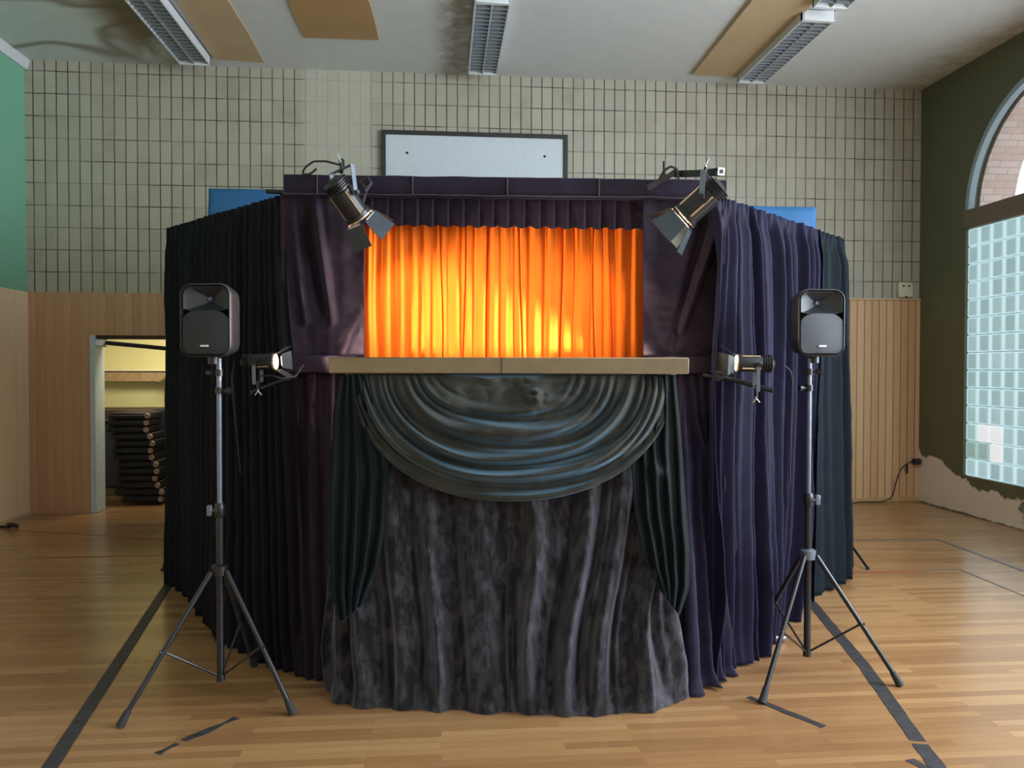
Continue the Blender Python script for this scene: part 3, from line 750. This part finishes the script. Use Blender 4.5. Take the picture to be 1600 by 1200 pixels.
# orange curtain
def orange():
    rows = []; nu = 620; nv = 60; A = PX(560, 346, FD+.16); B_ = PX(1013, 350, FD+.16); zb = 1.42
    for j in range(nv+1):
        t = j/nv; row = []
        for i in range(nu+1):
            s = i/nu; sw = s + .005*noise.noise((s*8, t*2, 4)); u = lerp(A[0], B_[0], s)
            ph = fold_phase(sw, 42, 21)
            am = .014*(.75+.9*(.5+noise.noise((s*9, t*.7, 3))))
            w = ridge(ph, .8) + .35*ridge(fold_phase(sw, 77, 47), 1.5)*(1.1-t)
            # a few deep narrow slits between widths of cloth
            for sc in (.285, .365, .445, .56, .70, .815, .87):
                w -= 1.2*math.exp(-((s-sc-.006*math.sin(t*3+sc*20))/.0032)**2)
            row.append((u, A[1] - am*w, lerp(A[2], zb, t)))
        rows.append(row)
    org = (0, FD+.16, 1.5)
    o = MB().grid(rows).build('orange_curtain', V_orange, None, 180, .003, org); setB(o, org)
    tag(o, 'bright orange gathered curtain glowing in the stage opening', 'curtain')
orange()
# crushed velvet skirt below the playboard
PBF = 3.53                                           # playboard front face
skT = [PX(556, 588, 4.07), PX(556, 588, PBF+.12), PX(800, 588, PBF+.10), PX(1034, 588, PBF+.12), PX(1030, 588, 4.07)]
skB = [PF(519, 1072), PF(524, 1092), PF(560, 1104), PF(640, 1108), PF(740, 1110), PF(850, 1115), PF(930, 1116), PF(1000, 1112), PF(1044, 1103), PF(1068, 1090), PF(1070, 1075)]
cloth('stage_skirt', V_crush, skT, skB, 'crushed grey velvet skirt falling in heavy folds from the ledge to the floor', 'curtain', 11, (.03, .085), sharp=1.4, pinch=.35, seed=23, nu=420, nv=170, puddle=.03, drift=1.4, hem_flat=.72)
# swag
def swag():
    nk, nt = 260, 220; rows = []
    for a in range(nk+1):
        k = a/nk; row = []
        Lx = lerp(728, 546, k**.85); Rx = lerp(812, 1056, k**.85); by = lerp(1, 203, k**.92)
        for b in range(nt+1):
            v = b/nt; th = PI*v; c, sn = math.cos(th), math.sin(th)
            cxk = (Lx+Rx)/2; ax = (Rx-Lx)/2
            skew = 14*sn*(1-k)                       # inner folds sag to the right
            px = cxk - ax*math.copysign(abs(c)**.92, c) + skew + 4*noise.noise((k*7, v*3, 2))*sn
            py = 580 + by*sn**.95 + 4*noise.noise((k*9, v*4, 5))*sn
            lft = .5 + .5*c
            mid = sn**1.5
            # many pleats at the ledge that merge into a few thick folds at the bottom
            pleats = ridge(15*k + .8*noise.noise((k*6, lft > .5, 3)), 1.1)
            ph = 4.7*k**1.15 + .45*noise.noise((k*3, lft*1.3, 8)) + .22*math.sin(lft*4)
            roll = ridge(ph, 1.5)
            edge = (1-mid)
            flat = min(1, max(0, (k-.16)/.2))
            w = flat*(edge*pleats*.75*min(1, .25+sn*3) + (.25+.75*mid)*roll*1.7) + .25*ridge(ph*2.3+lft*1.5, 2)*flat
            d = PBF+.045 - (.035*k + .045)*sn**.8 - .045*w*(.35+.65*min(1, sn*2.2))
            if k < .6:
                q = (.6-k)/.6
                d -= q*.03*noise.noise((px*.022, py*.03, 3)) + q*.016*abs(noise.noise((px*.04+py*.03, py*.06, 9)))
            r2 = ((px-838)/17)**2 + ((py-618)/13)**2; d -= .035*math.exp(-r2)*(1+.7*noise.noise((px*.09, py*.14, 1)))
            if k > .965: d += (k-.965)/.035*.04      # rolled hem
            d -= .003*noise.noise((px*.06, py*.06, 30))
            d = max(d, PBF+.036 - max(0, py-585)*.006)
            row.append(PX(px, py, d))
        rows.append(row)
    org = (0, PBF, 1.2)
    o = MB().grid(rows).build('stage_swag', V_swag, None, 180, .004, org); setB(o, org)
    tag(o, 'big half moon swag of grey green cloth draped under the ledge', 'swag')
swag()
# tails at both ends of the swag
def tail(left, right, d0, d1, nf, seed, label, sgn):
    L = smoothpoly(left, 100, 3); R = smoothpoly(right, 100, 3); rows = []; nu = 120
    for j in range(101):
        t = j/100; row = []
        for i in range(nu+1):
            s = i/nu; px = lerp(L[j][0], R[j][0], s); py = lerp(L[j][1], R[j][1], s)
            sw = s + .05*noise.noise((s*2, t*2, seed))
            w = ridge(fold_phase(sw, seed, nf), 1.6)
            edge = math.sin(PI*min(1, max(0, s)))**.5
            d = lerp(d0, d1, t) - .035*w*(.4+.6*t)*(.5+.5*edge) - .01*noise.noise((s*4, t*6, seed))
            if seed == 52: d -= .02*math.exp(-(((s-.55)/.12)**2+((t-.42)/.03)**2))*1.2
            row.append(PX(px, py, d))
        rows.append(row)
    org = (PX(left[0][0], 590, d0)[0], d0, .5)
    o = MB().grid(rows).build('swag_tail', V_tail, None, 180, .004, org); setB(o, org)
    tag(o, label, 'curtain tail', 'tails hanging at the ends of the swag')
tail([(534, 586), (524, 640), (518, 760), (516, 860), (520, 930), (531, 974)], [(572, 586), (590, 640), (607, 740), (600, 830), (590, 885), (566, 945)], 3.55, 3.50, 4, 51, 'dark petrol velvet tail hanging from the left end of the swag', -1)
tail([(1010, 586), (1003, 640), (984, 690), (992, 800), (1010, 880), (1034, 925)], [(1056, 586), (1062, 660), (1070, 760), (1078, 860), (1076, 920), (1062, 962)], 3.56, 3.49, 4, 52, 'dark petrol velvet tail hanging from the right end of the swag', 1)
# blue sheet behind the booth
bp = thing('backdrop_screen', (0, 6.05, 0), 'plain blue cloth screen whose top corners show behind the stage at both sides', 'screen')
rows = []
for j in range(60):
    t = j/59; row = []
    for i in range(161):
        s = i/160; u = lerp(-2.29, 2.285, s); zt = lerp(2.86, 2.72, s)
        w = .02*math.sin(s*34+t*9+2*noise.noise((s*4, t*2, 0)))*(t > .0) * min(1, t*8)
        row.append((u, -w-.012*math.sin((u*3+t*8)*3), lerp(zt, .02, t)))
    rows.append(row)
MB().grid(rows).build('blue_cloth', V_blue, bp, 180, .003)
b = MB().tube([(-2.27, .06, 0), (-2.27, .06, 2.85)], .018); b.tube([(2.265, .06, 0), (2.265, .06, 2.70)], .018); b.tube([(-2.27, .06, 2.83), (2.265, .06, 2.69)], .018)
b.build('screen_frame', M_black, bp)

# ------------------------------------------------------------------ booth frame
bo = thing('puppet_booth', (0, FD, 0), 'wide puppet stage frame with velvet covered top beam and gold brown ledge', 'puppet stage')
def BL(p): return (p[0], p[1]-FD, p[2])
# top beam
P0, P1 = PX(443, 272, FD-.06), PX(1135, 281, FD-.06); Q0, Q1 = PX(443, 303, FD-.06), PX(1135, 310, FD-.06)
rows = []; nu = 200
def pel(s, t):
    z = lerp(lerp(P0[2], P1[2], s), lerp(Q0[2], Q1[2], s), t); return z + .004*noise.noise((s*14, t, 3))
ringv = []
b = MB(); prof = [(.04, 0), (-.055, 0), (-.062, .06), (-.064, .5), (-.06, .94), (-.052, 1), (.04, 1)]
for (dd, t) in prof:
    rows.append([(lerp(P0[0], P1[0], i/nu), dd + .003*noise.noise((i*.1, t*3, 0)), pel(i/nu, t)) for i in range(nu+1)])
b.grid(rows)
b.addv([r[0] for r in rows], [tuple(range(len(rows)))]); b.addv([r[-1] for r in rows], [tuple(range(len(rows)))])
pm = b.build('top_beam', velvet('deep purple velvet', (.014, .009, .020), (.55, .5, .85, 1), .15, .4, mscale=5), bo, 60)
M_seam = simple('worn seam', (.06, .045, .055, 1), .8, var=.3)
for px in (496, 645, 793, 936):
    s = (px-443)/(1135-443); u = lerp(P0[0], P1[0], s)
    MB().box(u-.003, u+.003, -.069, -.06, pel(s, .97), pel(s, .03)).build('seam', M_seam, pm)
b = MB()
b.tube([(lerp(P0[0], P1[0], i/60), -.063, pel(i/60, .985)) for i in range(61)], .0028, 6); b.build('hem', M_seam, pm)
# playboard
A = PX(513, 558, PBF); B_ = PX(1077, 559, PBF); zt, zb = A[2], PX(513, 583.5, PBF)[2]
pb = MB().box(A[0], B_[0], PBF-FD, PBF-FD+.03, zb, zt, .004).build('playboard_front', M_playb, bo)
MB().box(PX(784, 560, PBF)[0]-.0015, PX(784, 560, PBF)[0]+.0015, PBF-FD-.002, PBF-FD+.002, zb, zt).build('joint', M_dkwood, pb)
MB().box(A[0]+.01, B_[0]-.01, PBF-FD+.0305, .05, zt-.03, zt-.004, .003).build('playboard_top', M_playb, bo)
# side rails covered with velvet
u0 = PX(443, 560, FD-.06)[0]; u1 = PX(1122, 560, FD-.06)[0]
zt2, zb2 = PX(480, 556, FD-.06)[2], PX(480, 583, FD-.06)[2]
M_rail = velvet('rail velvet', (.022, .013, .024), (.6, .5, .8, 1), .2, .4)
MB().box(u0, PX(560, 560, FD)[0], -.09, -.035, zb2, zt2, .008).build('side_rail', M_rail, bo)
MB().box(PX(1010, 560, FD)[0], u1, -.09, -.035, zb2, zt2, .008).build('side_rail', M_rail, bo)
MB().box(u1-.04, PX(1136, 560, FD)[0], -.11, -.03, zb2-.01, zt2+.012, .01).build('rail_bracket', M_black, bo)
MB().tube([(u1+.0, -.08, zb2), (u1+.0, -.08, zb2-.045)], .012, 10).build('wing_bolt', M_chrome, bo)
for uu, dd in ((cL[0]+.03, .05), (cR[0]-.03, .05), (eL[0]+.05, eL[1]-FD+.04), (eR[0]-.05, eR[1]-FD+.04), (A[0]+.05, PBF-FD+.19), (B_[0]-.05, PBF-FD+.19)):
    hgt = 2.36 if dd > 0 else zb
    MB().tube([(uu, dd, 0), (uu, dd, hgt)], .016, 10).build('post', M_black, bo)
off = lambda p, du: (p[0]+du, p[1]-FD+.07, p[2]-.035)
MB().tube([off(cL, .05), off(eL, .06)], .012, 8).build('wing_rail', M_black, bo)
MB().tube([off(cR, -.05), off(eR, -.06)], .012, 8).build('wing_rail', M_black, bo)
x = PX(416, 299, FD); y = PX(442, 300, FD)
MB().tube([BL(x), BL(y)], .012, 8).build('rail_end', M_black, bo)

# ------------------------------------------------------------------ speakers and stands
def rrect(w, h, r, n=8):
    pts = []
    for cx, cy, a0 in ((w/2-r, h/2-r, 0), (-w/2+r, h/2-r, PI/2), (-w/2+r, -h/2+r, PI), (w/2-r, -h/2+r, 1.5*PI)):
        for i in range(n+1):
            a = a0 + PI/2*i/n; pts.append((cx+r*math.cos(a), cy+r*math.sin(a)))
    return pts
def make_speaker(org, rz, label):
    r = thing('loudspeaker', org, label, 'loudspeaker', 'loudspeakers on stands', rz)
    w, h = .236, .325; zc = h/2
    rings = []                                       # (depth y, width, height, corner)
    for y, ww, hh, rr in ((.20, .10, .22, .03), (.195, .125, .25, .035), (.12, .19, .29, .04), (.03, w-.006, h-.006, .05), (-.005, w, h, .052), (-.016, w-.006, h-.006, .05), (-.018, w-.014, h-.014, .046), (.066, w-.02, h-.02, .044)):
        rings.append([(p[0], y, zc+p[1]) for p in rrect(ww, hh, rr)])
    b = MB(); n = len(rings[0])
    vs = [v for q in rings for v in q]
    fs = [(i*n+k, i*n+(k+1) % n, (i+1)*n+(k+1) % n, (i+1)*n+k) for i in range(len(rings)-1) for k in range(n)]
    fs += [tuple(range(n)), tuple(range((len(rings)-1)*n, len(rings)*n))]
    b.addv(vs, fs); b.build('cabinet', M_blackp, r, 50)
    # horn: flare with a central throat
    rows = []
    for j in range(41):
        v = j/40*2-1; row = []
        for i in range(61):
            q = i/60*2-1
            x = q*.105; z = zc + .100 + v*.050
            if v < 0: z -= .012*(1-abs(q)**2)
            depth = .062*max(0, 1-max(abs(q), abs(v)*.9))**.9
            z_ = z + v*.0
            y = -.012 + depth
            # rounded corners follow the cabinet
            lim = .105 if z < zc+h/2-.056 else .105 - .046 + math.sqrt(max(0, .046**2 - (z-(zc+h/2-.056))**2))
            x = q*min(.105, lim)
            row.append((x, y, z_))
        rows.append(row)
    b = MB().grid(rows); b.build('horn', M_blackp, r, 35, .002)
    b = MB(); b.lathe([(0, 0), (-.004, .008), (.0, .011)], 16, Matrix.Translation((0, .035, zc+.098)) @ Matrix.Rotation(PI/2, 4, 'Z')); b.build('horn_throat', M_steelb, r)
    # domed grille with curved top
    rows = []
    ol = []
    for j in range(31):
        v = j/30
        z = zc - .152 + v*.200; row = []
        hw = .108
        if v < .2: hw = .108 - .04*(1-math.sqrt(max(0, 1-((.2-v)/.2)**2)))
        if v > .72: hw = .108 - .034*((v-.72)/.28)**2
        for i in range(41):
            q = i/40*2-1; zz = z
            if v > .8: zz = z - (v-.8)*.06*abs(q)**3
            row.append((q*hw, -.014 - .009*(1-q*q)*math.sin(PI*min(1, max(0, v)))**.5, zz))
        rows.append(row)
    MB().grid(rows).build('grille', M_grille, r, 60, .002)
    MB().box(-.019, .019, -.0255, -.0215, zc-.117, zc-.109, .001).build('badge', M_badge, r)
    MB().tube([(0, .06, -.03), (0, .06, .012)], .024, 14).build('pole_socket', M_black, r)
    return r
def make_stand(org, top, rz, legangs, label, flip=1, hub=.60, bot=.10):
    r = thing('speaker_stand', org, label, 'speaker stand', 'tripod speaker stands', rz)
    MB().tube([(0, 0, bot), (0, 0, .86)], .0165, 16).build('lower_pole', M_black, r)
    MB().tube([(0, 0, .84), (0, 0, top)], .0115, 16).build('upper_pole', M_steelb, r)
    MB().lathe([(-.03, .020), (-.025, .024), (.02, .024), (.035, .018)], 20, Matrix.Translation((0, 0, .86)) @ Matrix.Rotation(-PI/2, 4, 'Y')).build('collar', M_black, r)
    c = MB().box(-.045*flip-.012, -.045*flip+.012, -.012, .012, .835, .885, .004); c.tube([(-.045*flip, 0, .86), (0, 0, .86)], .007, 8)
    c.build('clamp_knob', M_steelb, r)
    for zz, sx in ((top-.065, -1), (top-.145, 1)):
        b = MB().tube([(0, 0, zz-.015), (0, 0, zz+.015)], .017, 14); b.tube([(0, 0, zz), (.035*sx*flip, -.01, zz)], .005, 8); b.tube([(.033*sx*flip, -.01, zz-.0), (.052*sx*flip, -.012, zz)], [.012, .016], 12)
        b.build('locking_knob', M_black, r)
    b = MB().lathe([(-.035, .018), (-.03, .036), (.012, .038), (.02, .024)], 20, Matrix.Translation((0, 0, hub)) @ Matrix.Rotation(-PI/2, 4, 'Y'))
    for a in [q[0] for q in legangs]: b.box(-.011, .011, .02, .05, hub-.03, hub+.005, .003) if False else None
    b.build('leg_hub', M_steelb if flip < 0 else M_black, r)
    MB().tube([(0, 0, bot-.012), (0, 0, bot+.02)], .020, 14).build('brace_hub', M_black, r)
    for ang, R in legangs:
        dv = Vector((math.cos(ang), math.sin(ang), 0))
        p0 = dv*.04 + Vector((0, 0, hub-.012)); p1 = dv*R + Vector((0, 0, .022))
        lg = MB().tube([p0, p1], .0115, 12).build('leg', M_black, r)
        q = p0.lerp(p1, .93)
        MB().tube([q, dv*(R+.008)+Vector((0, 0, .004))], [.014, .019], 12).build('rubber_foot', M_rubber, lg)
        mid = p0.lerp(p1, .55)
        MB().tube([(0, 0, bot+.005), mid], .0055, 8).build('brace', M_black, r)
        MB().tube([mid-dv*.016, mid+dv*.016], .008, 8).build('rivet', M_black, lg)
    return r
sL = PX(344, 900, 3.60)[:2] + (0,); sR = PX(1262, 900, 3.92)[:2] + (0,)
def legs_to(o, feet):
    return [(math.atan2(f[1]-o[1], f[0]-o[0]), math.hypot(f[0]-o[0], f[1]-o[1])) for f in feet]
make_stand(sL, PX(344, 560, 3.6)[2], 0, legs_to(sL, [PF(190, 1136), PF(456, 1117), (sL[0]+.02, sL[1]+.40)]), 'black tripod speaker stand on the floor left of the stage')
make_stand(sR, PX(1268, 560, 3.92)[2], 0, legs_to(sR, [PF(1192, 1099), PF(1404, 1072), (sR[0]-.12, sR[1]+.46)]), 'black tripod speaker stand on the floor right of the stage', -1)
make_speaker((PX(331, 500, 3.6)[0], 3.54, PX(331, 558, 3.52)[2]), -.10, 'black loudspeaker on the left stand beside the doorway')
make_speaker((PX(1277, 500, 3.9)[0], 3.86, PX(1277, 557, 3.84)[2]), .10, 'black loudspeaker on the right stand in front of the teal curtain')

# thin stand leg behind the right wing, its twin at the left, connector on the floor
def stray_leg(a, b_, label):
    A_, B2 = PF(*a), PF(*b_)
    o = MB().tube([(A_[0], A_[1], .16), (B2[0], B2[1], .01)], .010, 10); o.tube([(B2[0]-.0, B2[1], .02), (B2[0], B2[1], .003)], .014, 10)
    org = (B2[0], B2[1], 0); x = mB(o, 'stand_leg', M_black, org); tag(x, label, 'stand leg', 'legs of hidden stands')
stray_leg((1322, 872), (1356, 890), 'thin black leg of a hidden stand poking out behind the dark teal curtain')
stray_leg((268, 878), (254, 892), 'tip of a thin black leg poking out behind the left navy curtain')
cc = PF(1217, 1003)
r = thing('cable_connector', cc, 'small metal cable connector lying on the floor behind the right stand', 'connector')
MB().tube([(-.03, 0, .02), (.035, 0, .02)], .017, 14).build('connector_shell', M_chrome, r)
MB().tube([(-.03, 0, .02), (-.09, .02, .012), (-.17, .02, .008)], .005, 8).build('cable', M_rubber, r)
MB().tube([(-.03, .0, .02), (-.09, -.02, .012), (-.17, -.01, .008)], .005, 8).build('cable', M_rubber, r)

# ------------------------------------------------------------------ spotlights
def spotlight(org, beam, yoke, L, R, label, group, doors, energy, spot, lit, blend=.6, yl=None, aim=None, pivot=None):
    r = thing('spotlight', org, label, 'spotlight', group)
    x = Vector(beam).normalized(); yk = Vector(yoke).normalized()
    y = Vector(pivot) if pivot else yk.cross(x)
    y = (y - x*y.dot(x)).normalized(); z = x.cross(y)
    M = Matrix((x, y, z)).transposed().to_4x4()       # local X = beam
    rb = L*.48; fr = L*.52
    prof = [(-rb, .0), (-rb, R*.35), (-rb+.006, R*.55), (-rb+.012, R*.82)]
    xx = -rb+.014
    for k in range(4): prof += [(xx, R*.86), (xx+.002, R*1.04), (xx+.006, R*1.04), (xx+.008, R*.86)]; xx += .011
    prof += [(xx+.004, R*.86), (xx+.01, R*.95), (fr-.02, R*.95), (fr-.018, R*1.08), (fr, R*1.08), (fr, R*.92), (fr-.03, R*.88)]
    b = MB().lathe(prof, 32, M, cap=False); b.addv([M @ Vector((fr-.03, R*.88*math.cos(2*PI*k/32), R*.88*math.sin(2*PI*k/32))) for k in range(32)], [tuple(range(32))])
    body = b.build('housing', M_black, r, 40)
    # side ribs of the housing
    for a in (.5, 2.6, 4.2):
        c = Vector((0, math.cos(a)*R, math.sin(a)*R)); 
        MB().tube([M @ (c + Vector((xx+.012, 0, 0))), M @ (c + Vector((fr-.02, 0, 0)))], R*.09, 8).build('housing_rib', M_cupmet, body)
    MB().lathe([(fr+.004, 0), (fr+.006, R*.5), (fr+.003, R*.9)], 28, M, cap=False).build('lens', M_bulb if lit else M_chrome, r, 60, .002)
    MB().lathe([(fr, R*.92), (fr, R*1.12), (fr+.006, R*1.14), (fr+.006, R*.92), (fr, R*.92)], 32, M, cap=False).build('colour_frame', M_cupmet, r)
    # barn doors: (angle around the beam, opening angle)
    for a, op, dl in doors:
        c, s_ = math.cos(a), math.sin(a)
        rad = Vector((0, c, s_)); tan = Vector((0, -s_, c))
        h0 = Vector((fr+.020, 0, 0)) + rad*R*1.05
        dirv = Vector((math.cos(op), 0, 0)) + rad*math.sin(op)
        q = [h0 - tan*R*.82, h0 + tan*R*.82, h0 + dirv*dl + tan*R*1.15, h0 + dirv*dl - tan*R*1.15]
        dn = MB().plate([M @ p for p in q], .0015).build('barn_door', M_door, r, 0)
        MB().tube([M @ (h0 - tan*R*.6), M @ (h0 + tan*R*.6)], .0035, 8).build('hinge', M_chrome, dn)
    # yoke
    yl = yl or R*2.0; YD = (yk - y*yk.dot(y)).normalized()
    yw = R*1.25; pts = []
    bb = MB(); M3 = M.to_3x3()
    for sg in (-1, 1):
        p0 = y*yw*sg - YD*R*.15; p1 = y*yw*sg + YD*yl
        q = y.cross(YD)*R*.2
        bb.plate([p0-q, p0+q, p1+q, p1-q], .004)
    q = y.cross(YD)*R*.16
    bb.plate([y*yw+YD*yl-q, y*yw+YD*yl+q, -y*yw+YD*yl+q, -y*yw+YD*yl-q], .004)
    bb.build('yoke', M_steelb, r, 0)
    for sg in (-1, 1):
        MB().tube([y*(yw-.004)*sg, y*(yw+.018)*sg], .011, 12).build('yoke_knob', M_black, r)
    MB().tube([YD*(yl-.01), YD*(yl+.03)], .0085, 12).build('clamp', M_black, r)
    wb = MB().tube([YD*(yl+.03), YD*(yl+.045)], .004, 8); wb.tube([YD*(yl+.04), YD*(yl+.06)+x*.016], .004, 8); wb.tube([YD*(yl+.04), YD*(yl+.06)-x*.016], .004, 8)
    wb.build('wing_nut', M_chrome, r)
    if lit:
        l = bpy.data.lights.new('spot_beam', 'SPOT'); l.energy = energy; l.color = (1, .82, .60); l.spot_size = math.radians(spot); l.spot_blend = blend; l.shadow_soft_size = .025
        o = bpy.data.objects.new('spot_beam', l); COL.objects.link(o); o.parent = r
        o.location = x*(fr+.016)
        o.rotation_euler = (Vector(aim) if aim else x).to_track_quat('-Z', 'Y').to_euler()
    return r
lowL = PX(402, 566, 3.86); lowR = PX(1182, 568, 3.86)
def vsub(a, b_): return tuple(p-q for p, q in zip(a, b_))
tL = (.55, 4.28, 1.75); tR = (-.95, 4.28, 1.44)
g_s = 'theatre spotlights on the stage'
spotlight(lowL, (1, -.06, .03), (0, .1, -1), .165, .040, 'black spotlight glowing at the left end of the ledge rail, aimed inwards', g_s,
          [(PI/2+PI*0, .55, .06), (-PI/2, .5, .06), (PI, .6, .05)], SPOT_W*.5, 70, True, yl=.10, aim=vsub(tL, lowL))
spotlight(lowR, (-1, .12, .02), (.03, .1, -1), .175, .042, 'black spotlight glowing at the right end of the ledge rail, aimed inwards', g_s,
          [(PI/2, .5, .085), (-PI/2, .6, .08), (0, .5, .08), (PI, 1.0, .07)], SPOT_W*1.5, 50, True, yl=.13, aim=vsub(tR, lowR))
upL = PX(539, 308, 3.78); upR = PX(1100, 312, 3.74)
spotlight(upL, (.45, .42, -.66), (-.02, 0, 1), .21, .060, 'black spotlight with open doors clamped over the left end of the top beam', g_s,
          [(PI/2, .45, .11), (-PI/2, .45, .11), (0, .35, .11), (PI, .35, .11)], TOP_W, 100, True, yl=.135, aim=(.42, .34, -.72), pivot=(.9, -.5, 0))
spotlight(upR, (-.56, .22, -.5), (.05, 0, 1), .22, .060, 'black spotlight with open doors hung from a bar above the right beam end', g_s,
          [(PI/2, .45, .12), (-PI/2, .45, .11), (0, .3, .11), (PI, .35, .11)], TOP_W, 100, True, yl=.12, aim=(-.45, .28, -.62), pivot=(.45, .85, .1))
# support arms
def arm(pts, rad, label, square=False, extra=()):
    org = pts[0]; r = thing('support_arm', org, label, 'support arm', 'arms carrying the spotlights')
    loc = [tuple(a-b_ for a, b_ in zip(p, org)) for p in pts]
    MB().tube(loc, rad, 4 if square else 12, ph=PI/4 if square else 0).build('bar', M_black, r)
    a, c = Vector(loc[-2]), Vector(loc[-1]); d = (c-a).normalized()
    MB().tube([c-d*.002, c+d*.006], rad*1.1, 4 if square else 12, ph=PI/4 if square else 0).build('end_cap', M_chrome if square else M_black, r)
    if square: MB().tube([c+d*.004, c+d*.008], rad*.7, 4, ph=PI/4).build('bar_opening', M_rubber, r)
    return r
arm([PX(1098, 586, 4.0), PX(1140, 592, 3.98), PX(1206, 610, 3.90)], .012, 'black bar reaching out from the rail bracket to the lower right spotlight')
arm([PX(455, 592, 4.0), PX(432, 598, 3.98), PX(394, 612, 3.88)], .010, 'thin black bar reaching out from the rail to the lower left spotlight')
arm([PX(1052, 272, 4.05), PX(1094, 271, 3.9), PX(1126, 268, 3.72)], .021, 'square black bar above the top beam holding the upper right spotlight', True)
arm([PX(533, 268, 4.08), PX(535, 258, 3.95), PX(534, 252, 3.8)], .012, 'short black bar clamped behind the upper left spotlight')
# cables
def cable(pts, rad, label, mat=M_rubber, group='spotlight cables'):
    org = pts[0]; q = smoothpoly([tuple(a-b_ for a, b_ in zip(p, org)) for p in pts], 60, 3)
    o = MB().tube(q, rad, 8).build('cable', mat, None); o.location = BW(*org); o.rotation_euler = (0, 0, -YAW)
    tag(o, label, 'cable', group)
cable([PX(532, 258, 3.8), PX(510, 252, 3.85), PX(490, 252, 3.95), PX(476, 262, 4.02), PX(472, 272, 4.05), PX(484, 273, 4.03), PX(496, 262, 4.0), PX(488, 270, 4.03), PX(476, 274, 4.06)], .005, 'thin black cable looping from the upper left spotlight over the beam')
cable([PX(570, 300, 3.95), PX(580, 286, 3.98), PX(574, 278, 4.0), PX(562, 284, 4.0), PX(572, 296, 4.0), PX(566, 320, 4.0)], .009, 'thick black cable bundle hanging right beside the upper left spotlight')
cable([PX(1018, 292, 4.03), PX(1030, 280, 4.02), PX(1038, 266, 4.0), PX(1048, 260, 3.98), PX(1058, 264, 3.98), PX(1060, 280, 3.98)], .006, 'thin black cable looping up from the beam beside the square bar')
cable([PX(1012, 294, 4.03), PX(1028, 284, 4.02), PX(1044, 276, 4.0), PX(1056, 268, 4.0)], .014, 'thick brown black cable bundle taped along the beam towards the square bar', simple('brown black tape', (.03, .022, .02, 1), .6))
cable([PX(1224, 571, 3.86), PX(1234, 577, 3.87), PX(1238, 592, 3.9), PX(1236, 650, 3.95), PX(1234, 760, 4.0)], .004, 'thin cable falling from the back of the lower right spotlight')
cable([PX(366, 566, 3.86), PX(362, 590, 3.9), PX(366, 640, 3.95), PX(376, 740, 4.05)], .004, 'thin cable falling from the back of the lower left spotlight')
cable([PX(404, 588, 3.86), PX(424, 586, 3.88), PX(440, 592, 3.92), PX(462, 588, 3.98), PX(474, 570, 4.02)], .0045, 'thin cable running from the lower left spotlight along the rail')
o = mB(MB().tube([PX(1038, 274, 4.04), PX(1038, 252, 4.04)], .008, 8), 'threaded_rod', M_black, PX(1038, 274, 4.04)); tag(o, 'short dark rod standing up from the top beam beside the cable loop', 'rod')
